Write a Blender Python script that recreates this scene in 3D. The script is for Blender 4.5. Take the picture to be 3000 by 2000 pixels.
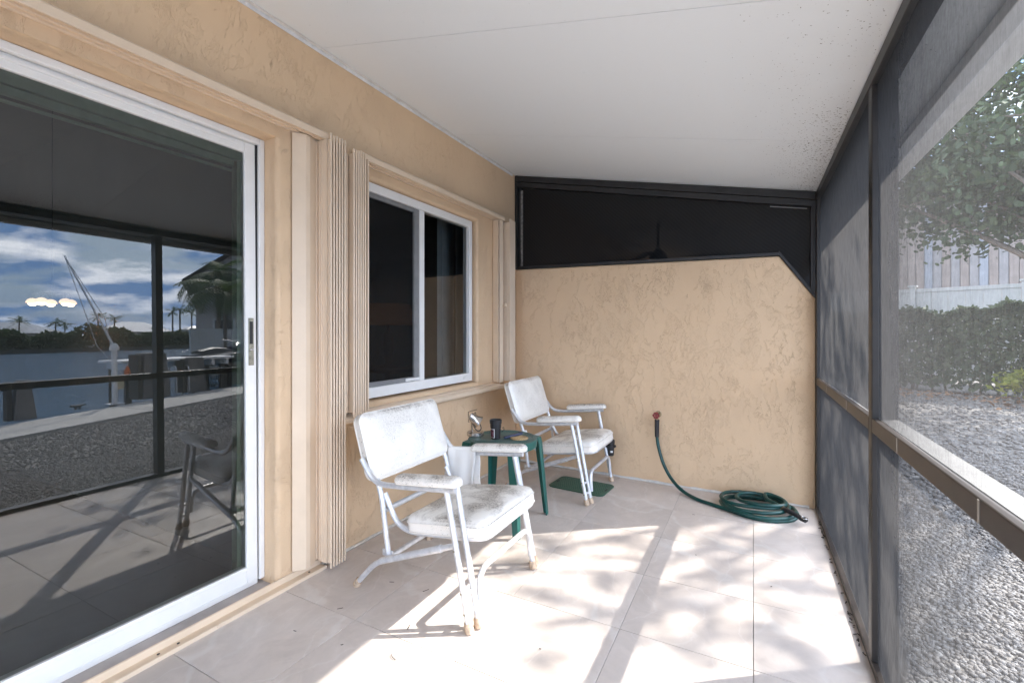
import bpy, bmesh, math, random
import numpy as np
from mathutils import Vector, Matrix, noise
R = math.radians
random.seed(7)
rng = np.random.default_rng(11)
S = bpy.context.scene
for o in list(bpy.data.objects):
    bpy.data.objects.remove(o)
COL = S.collection

# ---------------------------------------------------------------- camera
cam = bpy.data.cameras.new('camera')
cam.lens = 16.0
cam.sensor_width = 36.0
cam.shift_y = -0.0107
cam.clip_end = 3000
cam.clip_start = 0.02
camo = bpy.data.objects.new('camera', cam)
COL.objects.link(camo)
camo.location = (1.88, 0.0, 1.15)
camo.rotation_euler = (R(90), 0, math.atan(707 / 1333.33))
S.camera = camo

# ---------------------------------------------------------------- sky
SUN_AZ = Vector((0.807, 0.590, 0)).normalized()
SUN_EL = R(39.0)
W = bpy.data.worlds.new('World')
S.world = W
W.use_nodes = True
nt = W.node_tree
nt.nodes.clear()
def wn(t, **k):
    n = nt.nodes.new(t)
    for a, b in k.items():
        setattr(n, a, b)
    return n
wout = wn('ShaderNodeOutputWorld')
bg = wn('ShaderNodeBackground')
bg.inputs['Strength'].default_value = 0.15
sky = wn('ShaderNodeTexSky', sky_type='NISHITA')
sky.sun_disc = False
sky.sun_elevation = SUN_EL
sky.sun_rotation = math.atan2(SUN_AZ.x, SUN_AZ.y)
sky.altitude = 5
sky.dust_density = 0.6
tc = wn('ShaderNodeTexCoord')
sep = wn('ShaderNodeSeparateXYZ')
nt.links.new(tc.outputs['Generated'], sep.inputs[0])
zz = wn('ShaderNodeMath', operation='MAXIMUM'); zz.inputs[1].default_value = 0.0
nt.links.new(sep.outputs['Z'], zz.inputs[0])
za = wn('ShaderNodeMath', operation='ADD'); za.inputs[1].default_value = 0.20
nt.links.new(zz.outputs[0], za.inputs[0])
px = wn('ShaderNodeMath', operation='DIVIDE'); py = wn('ShaderNodeMath', operation='DIVIDE')
nt.links.new(sep.outputs['X'], px.inputs[0]); nt.links.new(za.outputs[0], px.inputs[1])
nt.links.new(sep.outputs['Y'], py.inputs[0]); nt.links.new(za.outputs[0], py.inputs[1])
cmb = wn('ShaderNodeCombineXYZ')
nt.links.new(px.outputs[0], cmb.inputs[0]); nt.links.new(py.outputs[0], cmb.inputs[1])
cmb.inputs[2].default_value = 1.7
cn = wn('ShaderNodeTexNoise')
cn.inputs['Scale'].default_value = 1.7
cn.inputs['Detail'].default_value = 9
cn.inputs['Roughness'].default_value = 0.56
cn.inputs['Distortion'].default_value = 0.25
nt.links.new(cmb.outputs[0], cn.inputs['Vector'])
cr = wn('ShaderNodeValToRGB')
cr.color_ramp.elements[0].position = 0.40
cr.color_ramp.elements[1].position = 0.52
nt.links.new(cn.outputs['Fac'], cr.inputs[0])
shade = wn('ShaderNodeTexNoise')
shade.inputs['Scale'].default_value = 3.0
shade.inputs['Detail'].default_value = 5
nt.links.new(cmb.outputs[0], shade.inputs['Vector'])
cc = wn('ShaderNodeValToRGB')
cc.color_ramp.elements[0].position = 0.43
cc.color_ramp.elements[0].color = (2.6, 4.6, 8.6, 1)
cc.color_ramp.elements[1].position = 0.60
cc.color_ramp.elements[1].color = (21.0, 21.3, 22.0, 1)
nt.links.new(shade.outputs['Fac'], cc.inputs[0])
mx = wn('ShaderNodeMix', data_type='RGBA')
nt.links.new(cr.outputs['Color'], mx.inputs[0])
nt.links.new(sky.outputs[0], mx.inputs[6])
nt.links.new(cc.outputs[0], mx.inputs[7])
# a slate blue bank of distant cloud round the horizon
hb = wn('ShaderNodeValToRGB')
hb.color_ramp.elements[0].position = 0.02; hb.color_ramp.elements[0].color = (0.9, 0.9, 0.9, 1)
hb.color_ramp.elements[1].position = 0.20; hb.color_ramp.elements[1].color = (0, 0, 0, 1)
nt.links.new(zz.outputs[0], hb.inputs[0])
bk = wn('ShaderNodeMath', operation='MULTIPLY')
bn = wn('ShaderNodeMapRange'); bn.inputs[1].default_value = 0.35; bn.inputs[2].default_value = 0.6
bn.inputs[3].default_value = 1.0; bn.inputs[4].default_value = 0.55
nt.links.new(cn.outputs['Fac'], bn.inputs[0])
nt.links.new(hb.outputs[0], bk.inputs[0]); nt.links.new(bn.outputs[0], bk.inputs[1])
mx2 = wn('ShaderNodeMix', data_type='RGBA')
nt.links.new(bk.outputs[0], mx2.inputs[0])
nt.links.new(mx.outputs[2], mx2.inputs[6])
mx2.inputs[7].default_value = (2.9, 5.1, 9.2, 1)
nt.links.new(mx2.outputs[2], bg.inputs['Color'])
nt.links.new(bg.outputs[0], wout.inputs[0])

# ---------------------------------------------------------------- sun
sl = bpy.data.lights.new('sun', 'SUN')
sl.energy = 4.8
sl.angle = R(0.53)
sl.color = (1.0, 0.95, 0.88)
so = bpy.data.objects.new('sun', sl)
COL.objects.link(so)
sdir = Vector((SUN_AZ.x * math.cos(SUN_EL), SUN_AZ.y * math.cos(SUN_EL), math.sin(SUN_EL)))
so.rotation_euler = (-sdir).to_track_quat('-Z', 'Y').to_euler()
so.location = (10, 8, 12)

# ---------------------------------------------------------------- exposure
S.view_settings.view_transform = 'Standard'
S.view_settings.look = 'None'
S.view_settings.exposure = 2.28
S.view_settings.gamma = 1
S.view_settings.use_curve_mapping = False
S.render.engine = 'CYCLES'
S.cycles.use_denoising = True
S.cycles.max_bounces = 10
S.cycles.diffuse_bounces = 5
S.cycles.transparent_max_bounces = 24
S.cycles.sample_clamp_indirect = 8
S.cycles.caustics_reflective = False
S.cycles.caustics_refractive = False

# ================================================================ helpers
class MB:
    def __init__(s):
        s.v = []; s.f = []
    def add(s, vs, fs, M=None):
        b = len(s.v)
        for p in vs:
            p = Vector(p)
            if M is not None:
                p = M @ p
            s.v.append((p.x, p.y, p.z))
        for f in fs:
            s.f.append(tuple(i + b for i in f))
        return s
    def box(s, x0, x1, y0, y1, z0, z1, M=None):
        v = [(x0,y0,z0),(x1,y0,z0),(x1,y1,z0),(x0,y1,z0),(x0,y0,z1),(x1,y0,z1),(x1,y1,z1),(x0,y1,z1)]
        f = [(0,3,2,1),(4,5,6,7),(0,1,5,4),(1,2,6,5),(2,3,7,6),(3,0,4,7)]
        return s.add(v, f, M)
    def prism(s, poly, axis, a, b, M=None):
        """poly of 2D points extruded along axis from a to b (axis 0: poly=(y,z); 1: (x,z); 2: (x,y))"""
        n = len(poly)
        def P(p, h):
            if axis == 0: return (h, p[0], p[1])
            if axis == 1: return (p[0], h, p[1])
            return (p[0], p[1], h)
        v = [P(p, a) for p in poly] + [P(p, b) for p in poly]
        f = [tuple(range(n))[::-1], tuple(range(n, 2*n))]
        for i in range(n):
            j = (i+1) % n
            f.append((i, j, n+j, n+i))
        return s.add(v, f, M)
    def tube(s, pts, r, n=10, closed=False, cap=True, M=None):
        pts = [Vector(p) for p in pts]
        m = len(pts)
        rr = r if isinstance(r, (list, tuple)) else [r]*m
        vs = []; fs = []
        up = None
        for i, p in enumerate(pts):
            if closed:
                t = (pts[(i+1) % m] - pts[i-1]).normalized()
            else:
                t = (pts[min(i+1, m-1)] - pts[max(i-1, 0)]).normalized()
            if up is None:
                a = Vector((0,0,1)) if abs(t.z) < 0.9 else Vector((1,0,0))
                up = (a - t*a.dot(t)).normalized()
            else:
                up = (up - t*up.dot(t))
                if up.length < 1e-6:
                    up = t.orthogonal()
                up.normalize()
            sd = t.cross(up)
            for k in range(n):
                an = 2*math.pi*k/n
                vs.append(p + (up*math.cos(an) + sd*math.sin(an))*rr[i])
        for i in range(m if closed else m-1):
            j = (i+1) % m
            for k in range(n):
                l = (k+1) % n
                fs.append((i*n+k, i*n+l, j*n+l, j*n+k))
        if cap and not closed:
            fs.append(tuple(range(n))[::-1])
            fs.append(tuple(range((m-1)*n, m*n)))
        return s.add(vs, fs, M)
    def lathe(s, prof, n=24, M=None, cap0=True, cap1=True):
        vs = []; fs = []
        m = len(prof)
        for r, z in prof:
            for k in range(n):
                a = 2*math.pi*k/n
                vs.append((r*math.cos(a), r*math.sin(a), z))
        for i in range(m-1):
            for k in range(n):
                l = (k+1) % n
                fs.append((i*n+k, i*n+l, (i+1)*n+l, (i+1)*n+k))
        if cap0: fs.append(tuple(range(n))[::-1])
        if cap1: fs.append(tuple(range((m-1)*n, m*n)))
        return s.add(vs, fs, M)
    def loft(s, rings, close_ends=True, M=None):
        n = len(rings[0]); vs = []; fs = []
        for r in rings: vs += list(r)
        for i in range(len(rings)-1):
            for k in range(n):
                l = (k+1) % n
                fs.append((i*n+k, i*n+l, (i+1)*n+l, (i+1)*n+k))
        if close_ends:
            fs.append(tuple(range(n))[::-1]); fs.append(tuple(range((len(rings)-1)*n, len(rings)*n)))
        return s.add(vs, fs, M)
    def mesh(s, name):
        me = bpy.data.meshes.new(name)
        me.from_pydata(s.v, [], s.f)
        me.update()
        return me
    def build(s, name, mat, parent=None, smooth=None, bevel=0, loc=None):
        me = s.mesh(name)
        return link(name, me, mat, parent, smooth, bevel, loc)

def split(mb, name, mat, parent=None, smooth=None, bevel=0):
    """every separate piece of mb becomes an object of its own"""
    par = list(range(len(mb.v)))
    def find(x):
        while par[x] != x:
            par[x] = par[par[x]]; x = par[x]
        return x
    for f in mb.f:
        for i in f[1:]:
            par[find(i)] = find(f[0])
    groups = {}
    for f in mb.f:
        groups.setdefault(find(f[0]), []).append(f)
    out = []
    for fs in groups.values():
        ids = sorted({i for f in fs for i in f}); ix = {a: b for b, a in enumerate(ids)}
        q = MB(); q.v = [mb.v[i] for i in ids]; q.f = [tuple(ix[i] for i in f) for f in fs]
        out.append(q.build(name, mat, parent, smooth, bevel))
    return out

def link(name, me, mat, parent=None, smooth=None, bevel=0, loc=None):
    if mat is not None and len(me.materials) == 0:
        me.materials.append(mat)
    if smooth:
        me.shade_smooth()
        me.set_sharp_from_angle(angle=R(smooth))
    o = bpy.data.objects.new(name, me)
    COL.objects.link(o)
    if parent is not None:
        o.parent = parent
        o.matrix_parent_inverse = Matrix.Translation(-WORLDPOS(parent)) if loc is None else Matrix.Identity(4)
    if loc is not None:
        o.location = loc
    if bevel:
        b = o.modifiers.new('bevel', 'BEVEL')
        b.width = bevel; b.segments = 2; b.limit_method = 'ANGLE'; b.angle_limit = R(35)
    return o

def WORLDPOS(o):
    p = Vector((0,0,0))
    while o is not None:
        if o.parent is not None:
            p = p + o.matrix_parent_inverse.translation
        p = p + Vector(o.location)
        o = o.parent
    return p

def tag(o, label=None, cat=None, group=None, kind=None):
    if label: o['label'] = label
    if cat: o['category'] = cat
    if group: o['group'] = group
    if kind: o['kind'] = kind
    return o

def thing(name, label, cat, loc=(0,0,0), group=None):
    o = bpy.data.objects.new(name, None)
    o.empty_display_size = 0.05
    COL.objects.link(o)
    o.location = loc
    return tag(o, label, cat, group)

def copy_tree(o, dx, parent=None):
    c = o.copy()
    COL.objects.link(c)
    if parent is None:
        c.location = Vector(o.location) + Vector(dx)
    else:
        mi = o.matrix_parent_inverse.copy()
        c.parent = parent
        c.matrix_parent_inverse = mi
    for ch in list(o.children):
        copy_tree(ch, dx, c)
    return c

def fillet(pts, r, seg=6):
    pts = [Vector(p) for p in pts]
    out = [pts[0]]
    for i in range(1, len(pts)-1):
        a, b, c = pts[i-1], pts[i], pts[i+1]
        la = (a-b).length; lc = (c-b).length
        d = min(r, la*0.48, lc*0.48)
        p = b + (a-b).normalized()*d; q = b + (c-b).normalized()*d
        for k in range(seg+1):
            t = k/seg
            out.append(p*(1-t)**2 + b*2*t*(1-t) + q*t*t)
    out.append(pts[-1])
    return out

def rrect(hx, hy, r, n=6):
    r = max(min(r, hx*0.999, hy*0.999), 1e-4)
    out = []
    for cx, cy, a0 in ((hx-r, hy-r, 0), (-hx+r, hy-r, 90), (-hx+r, -hy+r, 180), (hx-r, -hy+r, 270)):
        for k in range(n+1):
            a = R(a0 + 90*k/n)
            out.append((cx + r*math.cos(a), cy + r*math.sin(a)))
    return out

def pad(hx, hy, r, prof, n=6, M=None, mb=None, wob=0.0, seed=0.0):
    """lofted rounded-rectangle pad; prof = [(inset, z)]"""
    rings = []
    for d, z in prof:
        hx2 = max(hx-d, 0.002); hy2 = max(hy-d, 0.002)
        ring = []
        for x, y in rrect(hx2, hy2, max(r-d*0.7, min(hx2, hy2)*0.16), n):
            w = 0
            if wob:
                w = wob*noise.noise(Vector((x*9+seed, y*9, z*9)))+wob*0.5*noise.noise(Vector((x*26+seed, y*26, z*20)))
            ring.append((x+w*0.3, y+w*0.3, z+w))
        rings.append(ring)
    mb = mb or MB()
    return mb.loft(rings, True, M)

# ================================================================ materials
def mat(name):
    m = bpy.data.materials.new(name)
    m.use_nodes = True
    n = m.node_tree.nodes
    b = n['Principled BSDF']
    return m, m.node_tree, b
def nd(t, typ, **k):
    n = t.nodes.new(typ)
    for a, b in k.items():
        if a in n.inputs.keys() if hasattr(n.inputs, 'keys') else False:
            n.inputs[a].default_value = b
        else:
            setattr(n, a, b)
    return n
def noise_n(t, scale, detail=4, rough=0.5, dist=0.0, vec=None):
    n = t.nodes.new('ShaderNodeTexNoise')
    n.inputs['Scale'].default_value = scale
    n.inputs['Detail'].default_value = detail
    n.inputs['Roughness'].default_value = rough
    n.inputs['Distortion'].default_value = dist
    if vec is not None: t.links.new(vec, n.inputs['Vector'])
    return n
def ramp(t, src, stops):
    r = t.nodes.new('ShaderNodeValToRGB')
    e = r.color_ramp.elements
    while len(e) < len(stops): e.new(0.5)
    for i, (p, c) in enumerate(stops):
        e[i].position = p
        e[i].color = c if len(c) == 4 else (*c, 1)
    t.links.new(src, r.inputs[0])
    return r
def g(v): return (v, v, v, 1)
def mixc(t, fac, a, b, blend='MIX'):
    m = t.nodes.new('ShaderNodeMix'); m.data_type = 'RGBA'; m.blend_type = blend
    for i, x in ((0, fac), (6, a), (7, b)):
        if hasattr(x, 'is_linked'): t.links.new(x, m.inputs[i])
        elif isinstance(x, (int, float)): m.inputs[i].default_value = x
        else: m.inputs[i].default_value = x if len(x) == 4 else (*x, 1)
    return m.outputs[2]
def math_n(t, op, a, b=None):
    m = t.nodes.new('ShaderNodeMath'); m.operation = op
    for i, x in ((0, a), (1, b)):
        if x is None: continue
        if hasattr(x, 'is_linked'): t.links.new(x, m.inputs[i])
        else: m.inputs[i].default_value = x
    return m.outputs[0]
def bump(t, b, h, strength, dist):
    n = t.nodes.new('ShaderNodeBump')
    n.inputs['Strength'].default_value = strength
    n.inputs['Distance'].default_value = dist
    t.links.new(h, n.inputs['Height'])
    t.links.new(n.outputs[0], b.inputs['Normal'])
    return n
def geo_pos(t):
    return t.nodes.new('ShaderNodeNewGeometry').outputs['Position']
def rgb(c): return (c[0], c[1], c[2], 1)

def simple(name, col, rough=0.5, metal=0.0, var=0.12, scale=20, bmp=0.0, bscale=200, spec=0.5):
    m, t, b = mat(name)
    P = geo_pos(t)
    n = noise_n(t, scale, 5, 0.6, 0, P)
    lo = tuple(c*(1-var) for c in col); hi = tuple(min(1, c*(1+var)) for c in col)
    r = ramp(t, n.outputs['Fac'], [(0.3, rgb(lo)), (0.7, rgb(hi))])
    t.links.new(r.outputs[0], b.inputs['Base Color'])
    b.inputs['Roughness'].default_value = rough
    b.inputs['Metallic'].default_value = metal
    b.inputs['Specular IOR Level'].default_value = spec
    if bmp:
        n2 = noise_n(t, bscale, 3, 0.6, 0, P)
        bump(t, b, n2.outputs['Fac'], bmp, 0.002)
    return m

def stucco_mat(name, col, strength=0.58):
    m, t, b = mat(name)
    P = geo_pos(t)
    # skip-trowel plaster: thin overlapping skims whose torn rims stand proud, in patches
    mp = t.nodes.new('ShaderNodeMapping'); mp.inputs['Scale'].default_value = (0.72, 0.72, 0.40)
    mp.inputs['Rotation'].default_value = (0.25, 0.2, 0.0)
    t.links.new(P, mp.inputs[0])
    warp = noise_n(t, 7.0, 5, 0.65, 0, mp.outputs[0])
    vm = t.nodes.new('ShaderNodeVectorMath'); vm.operation = 'MULTIPLY_ADD'
    t.links.new(warp.outputs['Color'], vm.inputs[0]); vm.inputs[1].default_value = (0.16, 0.16, 0.16)
    t.links.new(mp.outputs[0], vm.inputs[2])
    a = noise_n(t, 5.0, 8, 0.66, 0.2, vm.outputs[0])
    c = noise_n(t, 11.0, 7, 0.68, 0.2, vm.outputs[0])
    e = noise_n(t, 21.0, 5, 0.62, 0.6, vm.outputs[0])
    ra = ramp(t, a.outputs['Fac'], [(0.475, g(0)), (0.486, g(0.95)), (0.56, g(0.75)), (0.75, g(0.6))])
    rc = ramp(t, c.outputs['Fac'], [(0.515, g(0)), (0.527, g(0.95)), (0.58, g(0.8)), (0.75, g(0.6))])
    re_ = ramp(t, e.outputs['Fac'], [(0.54, g(0)), (0.56, g(0.7)), (0.62, g(0.5)), (0.7, g(0.4))])
    msk = noise_n(t, 2.6, 3, 0.55, 0, P)
    mk = ramp(t, msk.outputs['Fac'], [(0.44, g(0.0)), (0.58, g(1))])
    msk2 = noise_n(t, 3.3, 3, 0.55, 0, vm.outputs[0])
    mk2 = ramp(t, msk2.outputs['Fac'], [(0.46, g(0.0)), (0.58, g(1))])
    mka = ramp(t, msk2.outputs['Fac'], [(0.34, g(1.0)), (0.56, g(0.15))])
    s0 = math_n(t, 'MULTIPLY', ra.outputs[0], mka.outputs[0])
    s1 = math_n(t, 'MULTIPLY', rc.outputs[0], mk.outputs[0])
    s1b = math_n(t, 'MULTIPLY', re_.outputs[0], mk2.outputs[0])
    s2 = math_n(t, 'ADD', math_n(t, 'ADD', s0, s1), s1b)
    fine = noise_n(t, 160, 3, 0.6, 0, P)
    s3 = math_n(t, 'MULTIPLY', fine.outputs['Fac'], 0.06)
    s4 = math_n(t, 'ADD', s2, s3)
    bump(t, b, s4, strength, 0.0085)
    v = noise_n(t, 1.6, 5, 0.6, 0, P)
    d = tuple(x*0.95 for x in col)
    r = ramp(t, v.outputs['Fac'], [(0.3, rgb(d)), (0.7, rgb(col))])
    sc = noise_n(t, 2.1, 6, 0.75, 0, vm.outputs[0])
    scr = ramp(t, sc.outputs['Fac'], [(0.70, g(0)), (0.76, g(0.35))])
    cfin = mixc(t, scr.outputs[0], r.outputs[0], (0.62, 0.54, 0.44))
    t.links.new(cfin, b.inputs['Base Color'])
    b.inputs['Roughness'].default_value = 0.62
    b.inputs['Specular IOR Level'].default_value = 0.3
    return m

TAN = (0.695, 0.500, 0.320)
M = {}
M['stucco'] = stucco_mat('tan stucco', TAN)
M['stucco_smooth'] = stucco_mat('tan stucco smooth', TAN, 0.18)
M['shutter'] = simple('beige shutter enamel', (0.69, 0.545, 0.40), 0.38, 0, 0.05, 6)
M['white_frame'] = simple('white aluminium frame', (0.78, 0.765, 0.735), 0.35, 0, 0.04, 8)
M['dark_gap'] = simple('dark rubber gasket', (0.02, 0.02, 0.02), 0.6)
M['bronze'] = simple('bronze aluminium', (0.034, 0.027, 0.023), 0.42, 0, 0.2, 25)
M['rail_sunlight'] = simple('pale painted sunlit rail top', (0.30, 0.295, 0.285), 0.6, 0, 0.12, 30)  # pale colour paints sunlight onto the top of the bronze rail
M['black_frame'] = simple('black painted frame', (0.016, 0.016, 0.017), 0.45, 0, 0.35, 14)
M['steel_lock'] = simple('tarnished lock metal', (0.30, 0.28, 0.22), 0.45, 0.7, 0.3, 60)
M['concrete'] = simple('pale concrete', (0.46, 0.44, 0.41), 0.85, 0, 0.14, 5, 0.3, 60)
M['weathered_wood'] = simple('weathered grey post', (0.15, 0.14, 0.135), 0.8, 0, 0.3, 12, 0.3, 60)
M['dark_wood'] = simple('dark dock timber', (0.05, 0.045, 0.04), 0.85, 0, 0.3, 9)
M['white_paint'] = simple('white paint', (0.76, 0.76, 0.75), 0.5, 0, 0.05, 5)
M['aluminium'] = simple('dull aluminium tube', (0.66, 0.67, 0.69), 0.40, 0.55, 0.16, 35)
M['rubber'] = simple('aged tan rubber', (0.50, 0.375, 0.265), 0.75, 0, 0.4, 70, 0.4, 150)
M['chrome'] = simple('worn chrome', (0.55, 0.52, 0.49), 0.22, 0.95, 0.25, 50)
M['black_plastic'] = simple('black plastic', (0.014, 0.014, 0.016), 0.42, 0, 0.2, 40)
M['navy_plastic'] = simple('navy plastic', (0.012, 0.022, 0.065), 0.35, 0, 0.2, 40)
M['red_paint'] = simple('red valve paint', (0.22, 0.022, 0.028), 0.5, 0, 0.3, 90)
M['hose'] = simple('dark green hose', (0.002, 0.046, 0.040), 0.36, 0, 0.3, 22)
M['brass'] = simple('tarnished brass', (0.30, 0.22, 0.13), 0.4, 0.8, 0.3, 60)
M['straw'] = simple('woven straw', (0.46, 0.32, 0.17), 0.8, 0, 0.35, 160, 0.8, 220)
M['white_lampshade'] = simple('frosted shade', (0.8, 0.76, 0.7), 0.5)
M['bark'] = simple('grey bark', (0.17, 0.14, 0.11), 0.9, 0, 0.3, 14, 0.6, 40)
M['roof_white'] = simple('white metal roof', (0.75, 0.74, 0.74), 0.5, 0, 0.06, 1)
M['roof_grey'] = simple('pale grey roof', (0.50, 0.53, 0.58), 0.5, 0, 0.08, 1)
M['house_pale'] = simple('pale house wall', (0.55, 0.50, 0.47), 0.8, 0, 0.08, 1)
M['board_tan'] = simple('faded tan board', (0.30, 0.25, 0.22), 0.8, 0, 0.15, 3)
M['board_blue'] = simple('faded blue grey board', (0.31, 0.33, 0.36), 0.8, 0, 0.12, 3)
M['house_grey'] = simple('grey board wall', (0.30, 0.285, 0.28), 0.8, 0, 0.12, 3)
M['window_dark'] = simple('dark window pane', (0.03, 0.035, 0.045), 0.1, 0, 0.2, 3)
M['teal_paint'] = simple('teal paint', (0.12, 0.30, 0.33), 0.6)
M['rust_paint'] = simple('rust brown paint', (0.24, 0.12, 0.08), 0.7)
M['vinyl'] = simple('off white vinyl fence', (0.60, 0.60, 0.57), 0.5, 0, 0.06, 2)
M['orange'] = simple('orange cloth', (0.55, 0.12, 0.03), 0.8)
M['navy_paint'] = simple('navy glossy hull', (0.008, 0.012, 0.03), 0.15, 0, 0.2, 3)
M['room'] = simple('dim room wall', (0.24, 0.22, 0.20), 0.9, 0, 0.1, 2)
M['curtain'] = simple('grey curtain cloth', (0.62, 0.63, 0.64), 0.9, 0, 0.1, 6)
M['room_wood'] = simple('brown closet door', (0.16, 0.075, 0.04), 0.7, 0, 0.2, 5)
M['grout'] = simple('grey grout', (0.36, 0.34, 0.32), 0.9, 0, 0.25, 18)

def tile_mat():
    m, t, b = mat('grey porcelain tile')
    P = geo_pos(t)
    oi = t.nodes.new('ShaderNodeObjectInfo')
    va = t.nodes.new('ShaderNodeVectorMath'); va.operation = 'MULTIPLY_ADD'
    t.links.new(oi.outputs['Random'], va.inputs[0]); va.inputs[1].default_value = (13, 7, 5)
    t.links.new(P, va.inputs[2])
    n = noise_n(t, 2.0, 7, 0.62, 0.8, va.outputs[0])
    base = ramp(t, n.outputs['Fac'], [(0.3, (0.525, 0.462, 0.415)), (0.55, (0.59, 0.525, 0.478)), (0.75, (0.645, 0.588, 0.543))])
    w = t.nodes.new('ShaderNodeTexWave')
    w.wave_type = 'BANDS'; w.bands_direction = 'DIAGONAL'
    w.inputs['Scale'].default_value = 0.75
    w.inputs['Distortion'].default_value = 9
    w.inputs['Detail'].default_value = 5
    w.inputs['Detail Scale'].default_value = 1.3
    t.links.new(va.outputs[0], w.inputs['Vector'])
    vr = ramp(t, w.outputs['Fac'], [(0.0, g(0.34)), (0.025, g(0.0)), (1, g(0))])
    c1 = mixc(t, vr.outputs[0], base.outputs[0], (0.70, 0.68, 0.65))
    w2 = t.nodes.new('ShaderNodeTexWave'); w2.wave_type = 'BANDS'; w2.bands_direction = 'X'
    w2.inputs['Scale'].default_value = 1.6; w2.inputs['Distortion'].default_value = 14
    w2.inputs['Detail'].default_value = 6; w2.inputs['Detail Scale'].default_value = 0.9
    t.links.new(va.outputs[0], w2.inputs['Vector'])
    vr2 = ramp(t, w2.outputs['Fac'], [(0.0, g(0.24)), (0.012, g(0.0)), (1, g(0))])
    c1 = mixc(t, vr2.outputs[0], c1, (0.68, 0.65, 0.62))
    cl_ = noise_n(t, 5.5, 6, 0.7, 1.2, va.outputs[0])
    clr = ramp(t, cl_.outputs['Fac'], [(0.42, g(0.91)), (0.60, g(1.03))])
    c1 = mixc(t, 0.8, c1, clr.outputs[0], 'MULTIPLY')
    tint = ramp(t, oi.outputs['Random'], [(0, g(0.94)), (1, g(1.03))])
    c2 = mixc(t, 1.0, c1, tint.outputs[0], 'MULTIPLY')
    dn = noise_n(t, 3.0, 8, 0.75, 0, P)
    dr = ramp(t, dn.outputs['Fac'], [(0.60, g(0)), (0.78, g(0.35))])
    c3 = mixc(t, dr.outputs[0], c2, (0.33, 0.29, 0.26))
    t.links.new(c3, b.inputs['Base Color'])
    rr = ramp(t, n.outputs['Fac'], [(0.3, g(0.34)), (0.7, g(0.50))])
    t.links.new(rr.outputs[0], b.inputs['Roughness'])
    b.inputs['Specular IOR Level'].default_value = 0.4
    n2 = noise_n(t, 40, 4, 0.6, 0, P)
    bump(t, b, n2.outputs['Fac'], 0.06, 0.002)
    return m
M['tile'] = tile_mat()

def ceiling_mat():
    m, t, b = mat('white embossed roof panel')
    P = geo_pos(t)
    # mildew speckles gathered at the low outer edge
    sx = t.nodes.new('ShaderNodeSeparateXYZ'); t.links.new(P, sx.inputs[0])
    edge = ramp(t, math_n(t, 'DIVIDE', sx.outputs['X'], 2.4), [(0.73, g(0)), (0.92, g(1))])
    big = noise_n(t, 1.7, 3, 0.5, 0, P)
    bigr = ramp(t, big.outputs['Fac'], [(0.34, g(0.15)), (0.56, g(1))])
    em = math_n(t, 'MULTIPLY', edge.outputs[0], bigr.outputs[0])
    sp = noise_n(t, 105, 3, 0.6, 0, P)
    th = math_n(t, 'ADD', sp.outputs['Fac'], math_n(t, 'MULTIPLY', em, 0.150))
    spr = ramp(t, th, [(0.735, g(0)), (0.77, g(0.95))])
    haze_ = math_n(t, 'MULTIPLY', em, 0.16)
    c0 = mixc(t, haze_, (0.785, 0.835, 0.88), (0.45, 0.43, 0.41))
    c = mixc(t, spr.outputs[0], c0, (0.035, 0.03, 0.025))
    t.links.new(c, b.inputs['Base Color'])
    b.inputs['Roughness'].default_value = 0.5
    b.inputs['Specular IOR Level'].default_value = 0.3
    f = noise_n(t, 130, 2, 0.5, 0, P)
    bump(t, b, f.outputs['Fac'], 0.10, 0.002)
    return m
M['ceiling'] = ceiling_mat()

def vinyl_mat(name, lo, hi):
    m, t, b = mat(name)
    tcn = t.nodes.new('ShaderNodeTexCoord')
    oi = t.nodes.new('ShaderNodeObjectInfo')
    va = t.nodes.new('ShaderNodeVectorMath'); va.operation = 'MULTIPLY_ADD'
    t.links.new(oi.outputs['Random'], va.inputs[0]); va.inputs[1].default_value = (9, 5, 3)
    P0 = geo_pos(t)
    t.links.new(P0, va.inputs[2])
    P = va.outputs[0]
    zone = noise_n(t, 6.5, 4, 0.6, 0.4, P)
    zr = ramp(t, zone.outputs['Fac'], [(lo, g(0)), (hi, g(1))])
    # dirt collects on faces that look up
    geo = t.nodes.new('ShaderNodeNewGeometry')
    sz = t.nodes.new('ShaderNodeSeparateXYZ'); t.links.new(geo.outputs['True Normal'], sz.inputs[0])
    upr = ramp(t, sz.outputs['Z'], [(0.05, g(0.06)), (0.40, g(0.26)), (0.9, g(1))])
    z2 = math_n(t, 'MULTIPLY', zr.outputs[0], upr.outputs[0])
    fine = noise_n(t, 120, 6, 0.75, 0, P)
    fr = ramp(t, fine.outputs['Fac'], [(0.40, g(0)), (0.66, g(1))])
    grime = math_n(t, 'MULTIPLY', z2, fr.outputs[0])
    grime = math_n(t, 'MINIMUM', math_n(t, 'MULTIPLY', grime, 1.15), 0.92)
    sp = noise_n(t, 190, 2, 0.5, 0, P)
    spz = math_n(t, 'ADD', sp.outputs['Fac'], math_n(t, 'MULTIPLY', zr.outputs[0], 0.07))
    spr = ramp(t, spz, [(0.74, g(0)), (0.77, g(0.85))])
    soft = math_n(t, 'MULTIPLY', z2, 0.40)
    c0 = mixc(t, soft, (0.83, 0.795, 0.735), (0.50, 0.43, 0.35))
    c = mixc(t, grime, c0, (0.17, 0.14, 0.115))
    c2 = mixc(t, spr.outputs[0], c, (0.05, 0.045, 0.04))
    t.links.new(c2, b.inputs['Base Color'])
    b.inputs['Roughness'].default_value = 0.42
    n2 = noise_n(t, 14, 5, 0.6, 0.5, P)
    bump(t, b, n2.outputs['Fac'], 0.25, 0.006)
    return m
M['vinyl_pad'] = vinyl_mat('mildewed white marine vinyl', 0.43, 0.60)
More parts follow.
